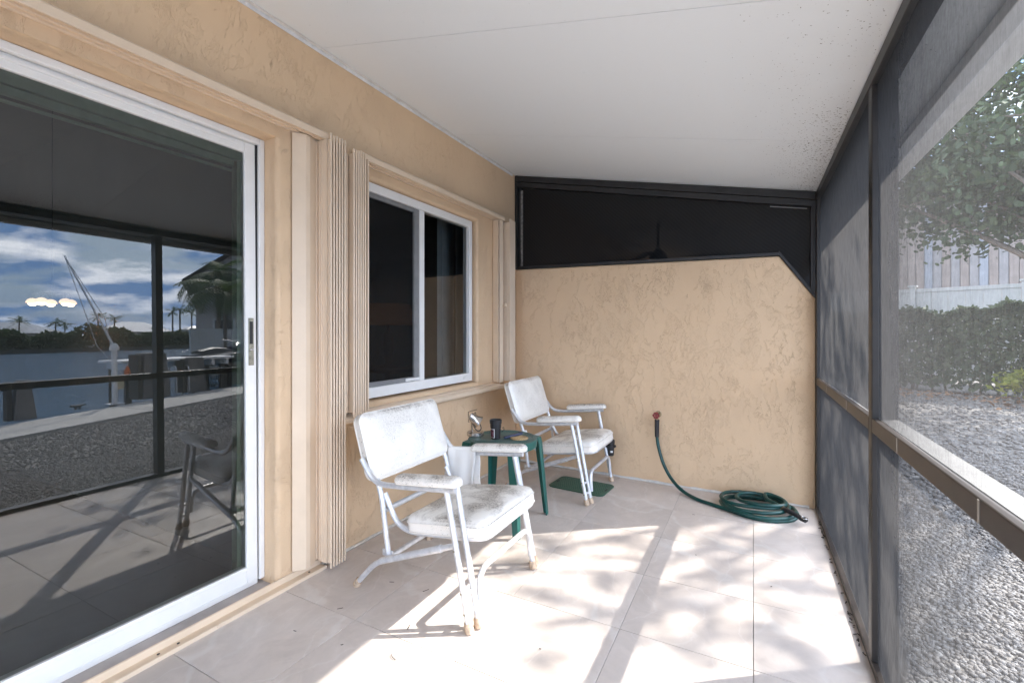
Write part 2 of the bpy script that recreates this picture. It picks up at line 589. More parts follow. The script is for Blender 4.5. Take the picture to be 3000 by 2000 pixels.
M['vinyl_arm'] = vinyl_mat('heavily mildewed arm vinyl', 0.40, 0.55)

def green_plastic(name, col, worn):
    m, t, b = mat(name)
    P = geo_pos(t)
    n = noise_n(t, 9, 6, 0.65, 0, P)
    geo = t.nodes.new('ShaderNodeNewGeometry')
    sz = t.nodes.new('ShaderNodeSeparateXYZ'); t.links.new(geo.outputs['True Normal'], sz.inputs[0])
    upr = ramp(t, sz.outputs['Z'], [(0.5, g(0)), (0.9, g(1))])
    f = math_n(t, 'MULTIPLY', upr.outputs[0], ramp(t, n.outputs['Fac'], [(0.2, g(0.45)), (0.7, g(0.95))]).outputs[0])
    c = mixc(t, f, col, worn)
    sp = noise_n(t, 45, 3, 0.6, 0, P)
    spr = ramp(t, sp.outputs['Fac'], [(0.70, g(0)), (0.75, g(0.5))])
    c2 = mixc(t, spr.outputs[0], c, (0.30, 0.36, 0.33))
    t.links.new(c2, b.inputs['Base Color'])
    b.inputs['Roughness'].default_value = 0.42
    return m
M['green_plastic'] = green_plastic('green moulded plastic', (0.008, 0.090, 0.074), (0.085, 0.140, 0.132))
M['mat_green'] = green_plastic('green rubber mat', (0.020, 0.090, 0.055), (0.045, 0.110, 0.075))

def screen_mat(name, d, kx, fibre, rough=0.6, mn=0.02, thr=1.0):
    """woven insect screen: the open share shrinks as the view grazes the cloth"""
    m, t, b = mat(name)
    t.nodes.remove(b)
    out = t.nodes['Material Output']
    geo = t.nodes.new('ShaderNodeNewGeometry')
    dt = t.nodes.new('ShaderNodeVectorMath'); dt.operation = 'DOT_PRODUCT'
    t.links.new(geo.outputs['Incoming'], dt.inputs[0]); t.links.new(geo.outputs['True Normal'], dt.inputs[1])
    ab = math_n(t, 'MAXIMUM', math_n(t, 'ABSOLUTE', dt.outputs['Value']), 0.02)
    q = math_n(t, 'DIVIDE', d, ab)
    op = math_n(t, 'MULTIPLY', math_n(t, 'SUBTRACT', 1.0, q), kx)
    P = geo.outputs['Position']
    n = noise_n(t, 70, 3, 0.7, 0, P)
    st = t.nodes.new('ShaderNodeMapping'); st.inputs['Scale'].default_value = (1, 260, 22)
    t.links.new(P, st.inputs[0])
    n2 = noise_n(t, 1.0, 2, 0.6, 0, st.outputs[0])
    wv = math_n(t, 'MULTIPLY', math_n(t, 'SUBTRACT', math_n(t, 'ADD', n.outputs['Fac'], n2.outputs['Fac']), 1.0), 0.16)
    op = math_n(t, 'MAXIMUM', math_n(t, 'ADD', op, wv), mn)
    df = t.nodes.new('ShaderNodeBsdfDiffuse'); df.inputs['Color'].default_value = rgb(fibre)
    tl = t.nodes.new('ShaderNodeBsdfTranslucent'); tl.inputs['Color'].default_value = rgb(fibre)
    cvar = ramp(t, n2.outputs['Fac'], [(0.3, rgb(tuple(c*0.7 for c in fibre))), (0.75, rgb(tuple(c*1.45 for c in fibre)))])
    t.links.new(cvar.outputs[0], df.inputs['Color']); t.links.new(cvar.outputs[0], tl.inputs['Color'])
    m1 = t.nodes.new('ShaderNodeMixShader'); m1.inputs[0].default_value = 0.5
    t.links.new(df.outputs[0], m1.inputs[1]); t.links.new(tl.outputs[0], m1.inputs[2])
    tr = t.nodes.new('ShaderNodeBsdfTransparent')
    m2 = t.nodes.new('ShaderNodeMixShader')
    t.links.new(op, m2.inputs[0]); t.links.new(m1.outputs[0], m2.inputs[1]); t.links.new(tr.outputs[0], m2.inputs[2])
    t.links.new(m2.outputs[0], out.inputs[0])
    return m
M['screen'] = screen_mat('charcoal insect screen', 0.17, 0.82, (0.046, 0.0445, 0.044))
def dense_mat():
    m, t, b = mat('dense black screen cloth')
    t.nodes.remove(b)
    out = t.nodes['Material Output']
    P = geo_pos(t)
    w = t.nodes.new('ShaderNodeTexWave'); w.wave_type = 'BANDS'; w.bands_direction = 'DIAGONAL'
    w.inputs['Scale'].default_value = 22; w.inputs['Distortion'].default_value = 7; w.inputs['Detail'].default_value = 1
    w.inputs['Detail Scale'].default_value = 0.12
    t.links.new(P, w.inputs['Vector'])
    r = ramp(t, w.outputs['Fac'], [(0.2, (0.0105, 0.0115, 0.013)), (0.8, (0.0145, 0.0157, 0.0175))])
    df = t.nodes.new('ShaderNodeBsdfDiffuse'); t.links.new(r.outputs[0], df.inputs['Color'])
    tr = t.nodes.new('ShaderNodeBsdfTransparent')
    ms = t.nodes.new('ShaderNodeMixShader'); ms.inputs[0].default_value = 0.018
    t.links.new(df.outputs[0], ms.inputs[1]); t.links.new(tr.outputs[0], ms.inputs[2])
    t.links.new(ms.outputs[0], out.inputs[0])
    return m
M['dense_screen'] = dense_mat()

def glass_mat(name, refl, tint):
    m, t, b = mat(name)
    t.nodes.remove(b)
    out = t.nodes['Material Output']
    gl = t.nodes.new('ShaderNodeBsdfGlossy'); gl.inputs['Roughness'].default_value = 0.0
    gl.inputs['Color'].default_value = (0.96, 0.98, 1.0, 1)
    tr = t.nodes.new('ShaderNodeBsdfTransparent'); tr.inputs['Color'].default_value = rgb(tint)
    fr = t.nodes.new('ShaderNodeFresnel'); fr.inputs['IOR'].default_value = 1.5
    f = math_n(t, 'MINIMUM', math_n(t, 'ADD', math_n(t, 'MULTIPLY', fr.outputs[0], 1.25), refl), 1.0)
    mxs = t.nodes.new('ShaderNodeMixShader')
    t.links.new(f, mxs.inputs[0]); t.links.new(tr.outputs[0], mxs.inputs[1]); t.links.new(gl.outputs[0], mxs.inputs[2])
    t.links.new(mxs.outputs[0], out.inputs[0])
    return m
M['door_glass'] = glass_mat('tinted door glass', 0.026, (0.42, 0.46, 0.42))
M['window_glass'] = glass_mat('window glass', 0.03, (0.60, 0.62, 0.60))

def emit(name, col, s):
    m, t, b = mat(name)
    b.inputs['Base Color'].default_value = rgb(col)
    b.inputs['Emission Color'].default_value = rgb(col)
    b.inputs['Emission Strength'].default_value = s
    return m
M['bulb'] = emit('glowing bulb bowl', (1.0, 0.72, 0.45), 2.4)
M['glow_dome'] = emit('glowing glass dome', (1.0, 0.66, 0.42), 0.45)
M['warm_shade'] = emit('lit fabric shade', (0.9, 0.36, 0.13), 0.008)

def leaf_mat(name, c1, c2, tr=0.3, rough=0.7):
    m, t, b = mat(name)
    out = t.nodes['Material Output']
    geo = t.nodes.new('ShaderNodeNewGeometry')
    n = noise_n(t, 3.5, 3, 0.6, 0, geo.outputs['Position'])
    r = ramp(t, math_n(t, 'ADD', math_n(t, 'MULTIPLY', geo.outputs['Random Per Island'], 0.6), math_n(t, 'MULTIPLY', n.outputs['Fac'], 0.4)),
             [(0.2, rgb(c1)), (0.8, rgb(c2))])
    t.links.new(r.outputs[0], b.inputs['Base Color'])
    b.inputs['Roughness'].default_value = rough
    tl = t.nodes.new('ShaderNodeBsdfTranslucent')
    cc_ = mixc(t, 1.0, r.outputs[0], (1.2, 1.5, 0.6), 'MULTIPLY')
    t.links.new(cc_, tl.inputs['Color'])
    ms = t.nodes.new('ShaderNodeMixShader'); ms.inputs[0].default_value = tr
    t.links.new(b.outputs[0], ms.inputs[1]); t.links.new(tl.outputs[0], ms.inputs[2])
    t.links.new(ms.outputs[0], out.inputs[0])
    return m
M['leaf_tree'] = leaf_mat('sea grape leaf', (0.030, 0.055, 0.024), (0.075, 0.110, 0.045), 0.16)
M['leaf_hedge'] = leaf_mat('hedge leaf', (0.030, 0.055, 0.022), (0.075, 0.105, 0.045), 0.12)
M['leaf_yellow'] = leaf_mat('yellow green leaf', (0.16, 0.20, 0.02), (0.34, 0.33, 0.04), 0.4)
M['leaf_palm'] = leaf_mat('palm frond', (0.030, 0.055, 0.022), (0.07, 0.10, 0.04))
M['leaf_far'] = leaf_mat('far shore foliage', (0.022, 0.042, 0.020), (0.07, 0.09, 0.04))
M['dry_leaf'] = simple('dry brown leaf', (0.26, 0.14, 0.07), 0.8, 0, 0.4, 12)
M['debris'] = simple('dark leaf litter and shadow line', (0.04, 0.03, 0.025), 0.9)

def gravel_mats():
    m, t, b = mat('pale gravel stone')
    geo = t.nodes.new('ShaderNodeNewGeometry')
    r = ramp(t, geo.outputs['Random Per Island'], [(0.0, (0.16, 0.145, 0.13)), (0.35, (0.22, 0.205, 0.19)), (0.8, (0.275, 0.26, 0.245)), (1.0, (0.37, 0.355, 0.335))])
    n = noise_n(t, 60, 3, 0.6, 0, geo.outputs['Position'])
    c = mixc(t, 0.25, r.outputs[0], n.outputs['Fac'], 'OVERLAY')
    t.links.new(c, b.inputs['Base Color'])
    b.inputs['Roughness'].default_value = 0.85
    m2, t, b = mat('gravel bed')
    P = geo_pos(t)
    v = t.nodes.new('ShaderNodeTexVoronoi'); v.inputs['Scale'].default_value = 32
    t.links.new(P, v.inputs['Vector'])
    v2 = t.nodes.new('ShaderNodeTexVoronoi'); v2.feature = 'DISTANCE_TO_EDGE'; v2.inputs['Scale'].default_value = 32
    t.links.new(P, v2.inputs['Vector'])
    bw = t.nodes.new('ShaderNodeRGBToBW'); t.links.new(v.outputs['Color'], bw.inputs[0])
    r = ramp(t, bw.outputs[0], [(0.1, (0.16, 0.145, 0.13)), (0.5, (0.24, 0.225, 0.205)), (0.9, (0.34, 0.325, 0.305))])
    e = ramp(t, v2.outputs['Distance'], [(0.0, g(0.6)), (0.12, g(1))])
    c = mixc(t, 1.0, r.outputs[0], e.outputs[0], 'MULTIPLY')
    t.links.new(c, b.inputs['Base Color'])
    b.inputs['Roughness'].default_value = 0.9
    bump(t, b, v2.outputs['Distance'], 0.8, 0.02)
    return m, m2
M['stone'], M['gravel_bed'] = gravel_mats()

def water_mat():
    m, t, b = mat('canal water')
    P = geo_pos(t)
    mp = t.nodes.new('ShaderNodeMapping'); mp.inputs['Scale'].default_value = (1.0, 0.22, 1); mp.inputs['Rotation'].default_value = (0, 0, R(25))
    t.links.new(P, mp.inputs[0])
    n = noise_n(t, 2.6, 5, 0.6, 0.4, mp.outputs[0])
    n2 = noise_n(t, 0.35, 3, 0.5, 0, P)
    h = math_n(t, 'ADD', n.outputs['Fac'], math_n(t, 'MULTIPLY', n2.outputs['Fac'], 1.5))
    b.inputs['Base Color'].default_value = (0.04, 0.11, 0.19, 1)
    b.inputs['Roughness'].default_value = 0.06
    b.inputs['IOR'].default_value = 1.33
    bump(t, b, h, 0.8, 0.30)
    return m
M['water'] = water_mat()

def sticker_mat():
    m, t, b = mat('printed cup sticker')
    tcn = t.nodes.new('ShaderNodeTexCoord')
    n = noise_n(t, 5.5, 1, 0.4, 0.6, tcn.outputs['Generated'])
    r = ramp(t, n.outputs['Fac'], [(0.36, (0.012, 0.012, 0.02)), (0.44, (0.32, 0.03, 0.05)), (0.52, (0.02, 0.02, 0.03)), (0.60, (0.04, 0.16, 0.22)), (0.68, (0.42, 0.06, 0.10))])
    for i in range(5):
        pass
    r.color_ramp.interpolation = 'CONSTANT'
    t.links.new(r.outputs[0], b.inputs['Base Color'])
    b.inputs['Roughness'].default_value = 0.3
    return m
M['sticker'] = sticker_mat()
M['paper_white'] = simple('white paper edge', (0.70, 0.70, 0.70), 0.5)

# ================================================================ ground, canal, land
GZ = -0.12                                     # gravel level
WZ = -1.0                                      # water level
def edge_gravel(y): return 6.26 + 0.43*(y-2.1)
def edge_water(y): return 7.60 + 0.46*(y-2.31)
gmb = MB()
gy = [-60, 200]
gmb.add([(-200, -60, GZ), (edge_water(-60)-0.3, -60, GZ), (edge_water(200)-0.3, 200, GZ), (-200, 200, GZ)], [(0,1,2,3)])
tag(gmb.build('ground', M['gravel_bed']), kind='structure')
wmb = MB()
wmb.add([(-300, -900, WZ), (1500, -900, WZ), (1500, 1500, WZ), (-300, 1500, WZ)], [(0,1,2,3)])
tag(wmb.build('water', M['water']), kind='structure')
# seawall cap: a row of cast slabs
sw = bpy.data.objects.new('seawall_walkway', None); COL.objects.link(sw); sw.location = (7, 2, GZ)
tag(sw, kind='structure')
y = -14.0
while y < 34:
    y2 = y + 3.0
    q = 0.012
    mb = MB().prism([(edge_gravel(y+q), y+q), (edge_water(y+q), y+q), (edge_water(y2), y2), (edge_gravel(y2), y2)], 2, GZ+0.02-0.3, GZ+0.045)
    mb.build('slab', M['concrete'], sw, bevel=0.01)
    y = y2
mb = MB().add([(edge_water(-60)-0.12, -60, -1.6), (edge_water(-60)-0.12, -60, GZ), (edge_water(200)-0.12, 200, GZ), (edge_water(200)-0.12, 200, -1.6)], [(0,1,2,3)])
mb.build('seawall_face', M['concrete'], sw)

# gravel stones, nobody could count them
def stones():
    bm = bmesh.new(); bmesh.ops.create_icosphere(bm, subdivisions=1, radius=1)
    V = np.array([v.co[:] for v in bm.verts]); Fc = np.array([[v.index for v in f.verts] for f in bm.faces]); bm.free()
    pts = []
    def region(n, x0, x1, y0, y1, s0, s1):
        x = rng.uniform(x0, x1, n); yy = rng.uniform(y0, y1, n)
        k = x < 6.26 + 0.43*(yy-2.1) - 0.02
        pts.append(np.stack([x[k], yy[k], rng.uniform(s0, s1, k.sum())], 1))
    region(44000, 2.36, 4.2, 0.3, 4.6, 0.006, 0.0115)
    region(26000, 2.36, 7.5, 1.0, 6.5, 0.008, 0.016)
    region(7000, 2.4, 9.0, 4.0, 12.5, 0.016, 0.030)
    A = np.concatenate(pts); n = len(A)
    sc = np.stack([rng.uniform(0.8, 1.4, n), rng.uniform(0.7, 1.1, n), rng.uniform(0.5, 0.85, n)], 1)*A[:, 2:3]
    jit = rng.normal(1, 0.13, (n, len(V), 1))
    P = V[None]*jit*sc[:, None, :]
    a = rng.uniform(0, 2*np.pi, n); c, s = np.cos(a), np.sin(a)
    tl = rng.normal(0, 0.35, n); ct, st = np.cos(tl), np.sin(tl)
    X, Y, Z = P[..., 0], P[..., 1], P[..., 2]
    Y, Z = Y*ct[:, None]-Z*st[:, None], Y*st[:, None]+Z*ct[:, None]
    X, Y = X*c[:, None]-Y*s[:, None], X*s[:, None]+Y*c[:, None]
    Q = np.stack([X+A[:, 0:1], Y+A[:, 1:2], Z+GZ+A[:, 2:3]*rng.uniform(0.05, 0.6, (n, 1))], -1).reshape(-1, 3)
    F = (Fc[None]+(np.arange(n)*len(V))[:, None, None]).reshape(-1, 3)
    return fast_mesh('gravel', Q, F)
def fast_mesh(name, Q, F):
    me = bpy.data.meshes.new(name)
    k = F.shape[1]
    me.vertices.add(len(Q)); me.vertices.foreach_set('co', Q.astype(np.float32).ravel())
    me.loops.add(F.size); me.loops.foreach_set('vertex_index', F.astype(np.int32).ravel())
    me.polygons.add(len(F))
    me.polygons.foreach_set('loop_start', (np.arange(len(F))*k).astype(np.int32))
    me.polygons.foreach_set('loop_total', np.full(len(F), k, np.int32))
    me.update(calc_edges=True); me.validate()
    return me
tag(link('gravel', stones(), M['stone']), kind='stuff')

# ================================================================ house wall
def ring_rect(y0, y1, z0, z1): return [(y0, z0), (y1, z0), (y1, z1), (y0, z1)]
house = thing('house', 'tan stucco house wall with a sliding glass door and a slider window along the porch', 'house', (0, 0, 0))
DO = (-2.6, 1.304, 0.0, 2.014)       # door opening y0,y1,z0,z1
WO = (1.665, 2.978, 0.752, 1.992)    # window opening
rnd = 0.022
def wall_with_holes():
    mb = MB()
    ys = sorted({-6.0, 3.70, DO[0]-rnd, DO[1]+rnd, WO[0]-rnd, WO[1]+rnd})
    zs = sorted({-0.12, 2.60, DO[3]+rnd, WO[2]-rnd, WO[3]+rnd})
    for i in range(len(ys)-1):
        for j in range(len(zs)-1):
            yc = (ys[i]+ys[i+1])/2; zc = (zs[j]+zs[j+1])/2
            if DO[0] < yc < DO[1] and zc < DO[3]: continue
            if WO[0] < yc < WO[1] and WO[2] < zc < WO[3]: continue
            mb.add([(0, ys[i], zs[j]), (0, ys[i+1], zs[j]), (0, ys[i+1], zs[j+1]), (0, ys[i], zs[j+1])], [(0,1,2,3)])
    def returns(o, depth, bottom=True):
        prof = [(rnd*(1-math.sin(a)), -rnd*(1-math.cos(a))) for a in [k*math.pi/2/5 for k in range(6)]] + [(0, -depth)]
        for (o1, x1), (o2, x2) in zip(prof[:-1], prof[1:]):
            A = [(x1, o[0]-o1, o[2]-(o1 if bottom else 0)), (x1, o[1]+o1, o[2]-(o1 if bottom else 0)), (x1, o[1]+o1, o[3]+o1), (x1, o[0]-o1, o[3]+o1)]
            B = [(x2, o[0]-o2, o[2]-(o2 if bottom else 0)), (x2, o[1]+o2, o[2]-(o2 if bottom else 0)), (x2, o[1]+o2, o[3]+o2), (x2, o[0]-o2, o[3]+o2)]
            sides = (0, 1, 2, 3) if bottom else (1, 2, 3)
            for k in sides:
                l = (k+1) % 4
                mb.add([A[k], A[l], B[l], B[k]], [(0,1,2,3)])
    returns(DO, 0.20, False)
    returns(WO, 0.12, True)
    me = mb.mesh('wall')
    bm = bmesh.new(); bm.from_mesh(me)
    bmesh.ops.remove_doubles(bm, verts=bm.verts, dist=0.0005)
    bmesh.ops.recalc_face_normals(bm, faces=bm.faces)
    bm.to_mesh(me); bm.free()
    return me
link('wall', wall_with_holes(), M['stucco'], house)
MB().box(-0.20, -0.003, 3.70, 14, -0.12, 2.60).build('wall', M['stucco'], house)
# caulk line along the foot of the wall
cb = MB()
yy = 1.52
pts = []
while yy < 3.56:
    pts.append((0.004, yy, 0.004)); yy += 0.06
cb.tube([(p[0]+random.uniform(-.002, .003), p[1], p[2]) for p in pts], [random.uniform(.006, .012) for p in pts], 6)
cb.build('caulk_line', simple('cream caulk', (0.60, 0.53, 0.45), 0.8, 0, 0.15, 30), house, smooth=60)

# ---------------------------------------------------------------- sliding door
door = bpy.data.objects.new('sliding_door', None); COL.objects.link(door); door.parent = house
FX = -0.085
fr = MB()
fr.box(FX-0.07, FX, 1.278, 1.303, 0.030, 2.012)              # right jamb of the fixed frame
fr.box(FX-0.07, FX, -2.59, 1.278, 1.985, 2.012)              # head
fr.box(FX-0.07, FX-0.012, -2.59, 1.278, 0.012, 0.035)        # sill
split(fr, 'door_frame', M['white_frame'], door, bevel=0.003)
gk = MB()
gk.box(FX-0.06, FX-0.014, 1.2695, 1.2775, 0.036, 1.984)
gk.build('gasket', M['dark_gap'], door)
# the sliding sash, leaning back a little
TILT = R(0.6)
TM = Matrix.Translation((-0.095, 0, 0.03)) @ Matrix.Rotation(-TILT, 4, 'Y')
sa = MB()
SZ0, SZ1 = 0.010, 1.953
sa.box(-0.03, 0.012, 1.221, 1.269, SZ0, SZ1, TM)
sa.box(-0.03, 0.012, -0.72, 1.2205, SZ0, 0.080, TM)
sa.box(-0.03, 0.012, -0.72, 1.2205, 1.905, SZ1, TM)
sa.box(-0.03, 0.012, -0.77, -0.7205, SZ0, SZ1, TM)
split(sa, 'door_sash', M['white_frame'], door, bevel=0.003)
sb = MB()
sb.box(0.0121, 0.018, -0.70, 1.19, 1.9300, 1.9440, TM)
sb.box(0.0121, 0.016, -0.70, 1.2205, 0.066, 0.0745, TM)
split(sb, 'bead', M['white_frame'], door, bevel=0.002)
gp = MB()
gp.box(-0.012, 0.002, -0.7195, 1.2203, 0.081, 1.9045, TM)
gme = MB().add([(0, -0.7195, 0.081), (0, 1.2203, 0.081), (0, 1.2203, 1.9045), (0, -0.7195, 1.9045)], [(0,1,2,3)], TM)
gme.build('glass_pane', M['door_glass'], door)
# second (inner) sash visible as tinted bars behind the glass
s2 = MB()
s2.box(-0.150, -0.128, -0.7, 1.19, 1.868, 1.895)
s2.box(-0.152, -0.120, -0.7, 1.24, 1.898, 1.985)
s2.box(-0.148, -0.138, -0.7, 1.19, 1.845, 1.855)
s2.box(-0.172, -0.132, 1.205, 1.262, 0.03, 1.985)
split(s2, 'inner_track', simple('dull green grey track', (0.42, 0.48, 0.38), 0.6), door, bevel=0.002)
hd = MB()
hd.box(0.0125, 0.0155, 1.232, 1.256, 0.965, 1.175, TM)
hd.build('lock_plate', M['steel_lock'], door, bevel=0.0015)
hk = MB()
hk.box(0.0156, 0.0170, 1.2365, 1.2505, 1.060, 1.160, TM)
hk.build('pull_recess', M['dark_gap'], door)
hl = MB()
hl.lathe([(0.0065, 0), (0.0065, 0.004), (0.0045, 0.006)], 14, TM @ Matrix.Translation((0.0156, 1.2437, 1.035)) @ Matrix.Rotation(R(90), 4, 'Y'))
hl.build('keyhole', M['chrome'], door, smooth=40)
sl_ = MB()
sl_.box(-0.18, -0.012, -2.6, 1.303, 0.000, 0.0115)
sl_.build('sill', simple('grey cement sill', (0.40, 0.36, 0.34), 0.85, 0, .15, 8), door)

# ---------------------------------------------------------------- window
win = bpy.data.objects.new('window', None); COL.objects.link(win); win.parent = house
wx = -0.032
wf = MB()
y0, y1, z0, z1 = 1.672, 2.952, 0.766, 1.988
wf.box(wx-0.06, wx, y0, y0+0.035, z0, z1)
wf.box(wx-0.06, wx, y1-0.040, y1, z0, z1)
wf.box(wx-0.06, wx, y0+0.0355, y1-0.0405, z1-0.052, z1)
wf.box(wx-0.06, wx, y0+0.0355, y1-0.0405, z0, z0+0.060)
split(wf, 'window_frame', M['white_frame'], win, bevel=0.003)
ml = MB()
ml.box(wx-0.045, wx-0.004, 2.335, 2.382, z0+0.0605, z1-0.0525)
ml.build('mullion', M['white_frame'], win, bevel=0.003)
sc_ = MB()
sc_.box(wx-0.030, wx-0.010, 2.288, 2.334, z0+0.062, z1-0.054)
sc_.box(wx-0.030, wx-0.010, y0+0.036, 2.2875, z0+0.0605, z0+0.088)
sc_.box(wx-0.030, wx-0.010, y0+0.036, 2.2875, z1-0.080, z1-0.0528)
sc_.box(wx-0.030, wx-0.010, y0+0.036, y0+0.062, z0+0.0885, z1-0.0805)
split(sc_, 'screen_frame', simple('grey screen frame', (0.20, 0.20, 0.20), 0.5), win, bevel=0.002)
MB().add([(wx-0.024, y0+0.06, z0+0.08), (wx-0.024, 2.29, z0+0.08), (wx-0.024, 2.29, z1-0.07), (wx-0.024, y0+0.06, z1-0.07)], [(0,1,2,3)]).build('window_screen', screen_mat('window insect screen', 0.42, 0.75, (0.03, 0.03, 0.03), mn=0.1), win)
MB().add([(wx-0.034, y0+0.03, z0+0.05), (wx-0.034, 2.34, z0+0.05), (wx-0.034, 2.34, z1-0.05), (wx-0.034, y0+0.03, z1-0.05)], [(0,1,2,3)]).build('window_pane', M['window_glass'], win)
MB().add([(wx-0.028, 2.381, z0+0.05), (wx-0.028, y1-0.035, z0+0.05), (wx-0.028, y1-0.035, z1-0.05), (wx-0.028, 2.381, z1-0.05)], [(0,1,2,3)]).build('window_pane', M['window_glass'], win)
lt = MB()
lt.box(wx+0.0003, wx+0.006, 2.832, 2.912, z0+0.020, z0+0.040)
lt.box(wx-0.0095, wx-0.003, 2.20, 2.333, z0+0.064, z0+0.082)
split(lt, 'latch', M['white_frame'], win, bevel=0.002)
mask = MB().box(wx+0.0004, wx+0.0012, 1.72, 1.86, z0+0.020, z0+0.043)
mask.box(wx-0.0097, wx-0.0088, 2.04, 2.28, z1-0.0525, z1-0.036)
split(mask, 'masking_tape', simple('old masking tape', (0.55, 0.54, 0.42), 0.7), win)
# outlet cover on the wall
oc = thing('outlet_cover', 'tan painted outlet cover on the stucco wall behind the round lamp', 'outlet', (0, 2.905, 0.505))
MB().box(0.0005, 0.003, 2.845, 2.965, 0.467, 0.545).build('plate_shadow', M['debris'], oc)  # dark sheet painting the shadow line round the plate
ocb = MB().box(0.0, 0.007, 2.848, 2.962, 0.470, 0.542)
ocb.build('cover_plate', M['stucco_smooth'], oc, bevel=0.002)
for dy in (-0.02, 0.024):
    mbq = MB()
    mbq.tube([(0.0085, 2.905+dy+0.012*math.cos(a), 0.506+0.021*math.sin(a)) for a in np.linspace(0, 2*math.pi, 18)[:-1]], 0.0026, 5, closed=True)
    mbq.build('socket_ring', M['debris'], oc)

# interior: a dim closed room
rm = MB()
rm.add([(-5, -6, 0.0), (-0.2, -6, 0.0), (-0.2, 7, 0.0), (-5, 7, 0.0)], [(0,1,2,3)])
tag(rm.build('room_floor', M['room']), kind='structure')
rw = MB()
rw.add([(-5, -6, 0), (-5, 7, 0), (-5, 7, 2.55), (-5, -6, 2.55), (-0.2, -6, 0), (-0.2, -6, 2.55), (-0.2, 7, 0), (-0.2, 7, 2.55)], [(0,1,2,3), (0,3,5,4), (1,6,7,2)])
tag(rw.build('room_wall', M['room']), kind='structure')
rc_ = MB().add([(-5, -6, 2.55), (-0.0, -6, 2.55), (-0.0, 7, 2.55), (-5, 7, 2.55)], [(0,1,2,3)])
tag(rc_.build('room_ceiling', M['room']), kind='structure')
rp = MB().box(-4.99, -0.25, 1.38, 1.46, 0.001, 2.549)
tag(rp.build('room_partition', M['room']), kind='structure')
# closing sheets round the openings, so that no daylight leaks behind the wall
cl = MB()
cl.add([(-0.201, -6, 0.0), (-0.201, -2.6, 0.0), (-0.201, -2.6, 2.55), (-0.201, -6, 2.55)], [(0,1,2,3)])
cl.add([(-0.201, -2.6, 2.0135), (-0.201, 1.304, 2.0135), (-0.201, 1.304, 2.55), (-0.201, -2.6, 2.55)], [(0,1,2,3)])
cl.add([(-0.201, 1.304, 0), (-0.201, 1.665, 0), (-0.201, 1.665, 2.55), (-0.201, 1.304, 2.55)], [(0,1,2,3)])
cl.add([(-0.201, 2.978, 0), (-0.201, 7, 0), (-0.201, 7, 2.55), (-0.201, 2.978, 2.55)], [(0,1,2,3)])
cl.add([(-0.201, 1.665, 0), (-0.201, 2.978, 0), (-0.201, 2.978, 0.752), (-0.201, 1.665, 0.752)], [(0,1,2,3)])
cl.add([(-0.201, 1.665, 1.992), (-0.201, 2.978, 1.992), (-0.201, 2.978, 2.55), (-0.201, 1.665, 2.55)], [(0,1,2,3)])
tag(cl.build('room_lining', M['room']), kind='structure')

# curtain and closet door inside the window
cu = MB()
n = 26
A = [(-0.32+0.014*math.sin(i*1.9), 2.89+0.22*i/n, 0.55) for i in range(n+1)]
vs = A + [(a[0], a[1], 2.2) for a in A]
cu.add(vs, [(i, i+1, n+2+i, n+1+i) for i in range(n)])
tag(cu.build('curtain', M['curtain'], smooth=60), 'grey curtain hanging inside the right half of the window', 'curtain')
cd = thing('closet_door', 'brown closet door inside the house behind the slider window', 'door', (-1.6, 3.1, 0))
MB().box(-1.66, -1.62, 2.85, 3.45, 0.01, 2.05).build('door_panel', M['room_wood'], cd, bevel=0.004)
MB().box(-1.6195, -1.60, 3.40, 3.45, 0.95, 1.02).build('handle', M['steel_lock'], cd, bevel=0.004)

# table lamp by the window and one beyond the door glass
def lamp_with_table(x, y, zb, r0, r1, h, label, tlabel):
    t_ = thing('table_lamp', label, 'lamp', (x, y, zb-0.45), 'table lamps lit inside the house')
    Mx = Matrix.Translation((x, y, zb))
    MB().lathe([(r0, 0), (r1, h)], 28, Mx, False, False).build('lamp_shade', M['warm_shade'], t_, smooth=40)
    MB().lathe([(0.09, -0.45), (0.085, -0.43), (0.03, -0.40), (0.055, -0.25), (0.05, -0.12), (0.015, -0.04), (0.012, 0.02)], 20, Mx).build('lamp_base', M['room_wood'], t_, smooth=40)
    q = thing('night_stand', tlabel, 'table', (x, y, 0))
    MB().box(x-0.25, x+0.25, y-0.25, y+0.25, zb-0.485, zb-0.452).build('top', M['room_wood'], q, bevel=0.004)
    for sx in (-1, 1):
        for sy in (-1, 1):
            MB().box(x+sx*0.21-0.02, x+sx*0.21+0.02, y+sy*0.21-0.02, y+sy*0.21+0.02, 0.001, zb-0.486).build('leg', M['room_wood'], q)
lamp_with_table(-1.5, 3.61, 1.21, 0.29, 0.22, 0.215, 'dim orange lamp shade seen inside the slider window', 'wooden stand under the lamp inside the slider window')

# dining chandelier, seen through the door glass
ch = thing('chandelier', 'lit chandelier of five glass domes seen through the sliding door glass', 'chandelier', (-1.9, 1.14, 2.54))
mbr = MB()
mbr.tube([(-1.9, 1.14, 2.54), (-1.9, 1.14, 1.365)], 0.002, 8)
cps = []
for k in range(5):
    a = R(72*k+20)
    p = Vector((-1.9+0.105*math.cos(a), 1.14+0.085*math.sin(a), 1.318))
    cps.append(p)
    mbr.tube([(-1.9, 1.14, 1.375), (p.x, p.y, 1.372), (p.x, p.y, 1.350)], 0.005, 6)
split(mbr, 'stem', M['bronze'], ch, smooth=40)
for p in cps:
    Mx = Matrix.Translation(p)
    MB().lathe([(0.030, 0.0), (0.028, 0.010), (0.022, 0.019), (0.012, 0.025), (0.003, 0.027)], 20, Mx, False, True).build('dome', M['glow_dome'], ch, smooth=60)
    MB().lathe([(0.003, -0.020), (0.012, -0.018), (0.019, -0.011), (0.021, -0.004)], 18, Mx, True, True).build('bulb', M['bulb'], ch, smooth=60)

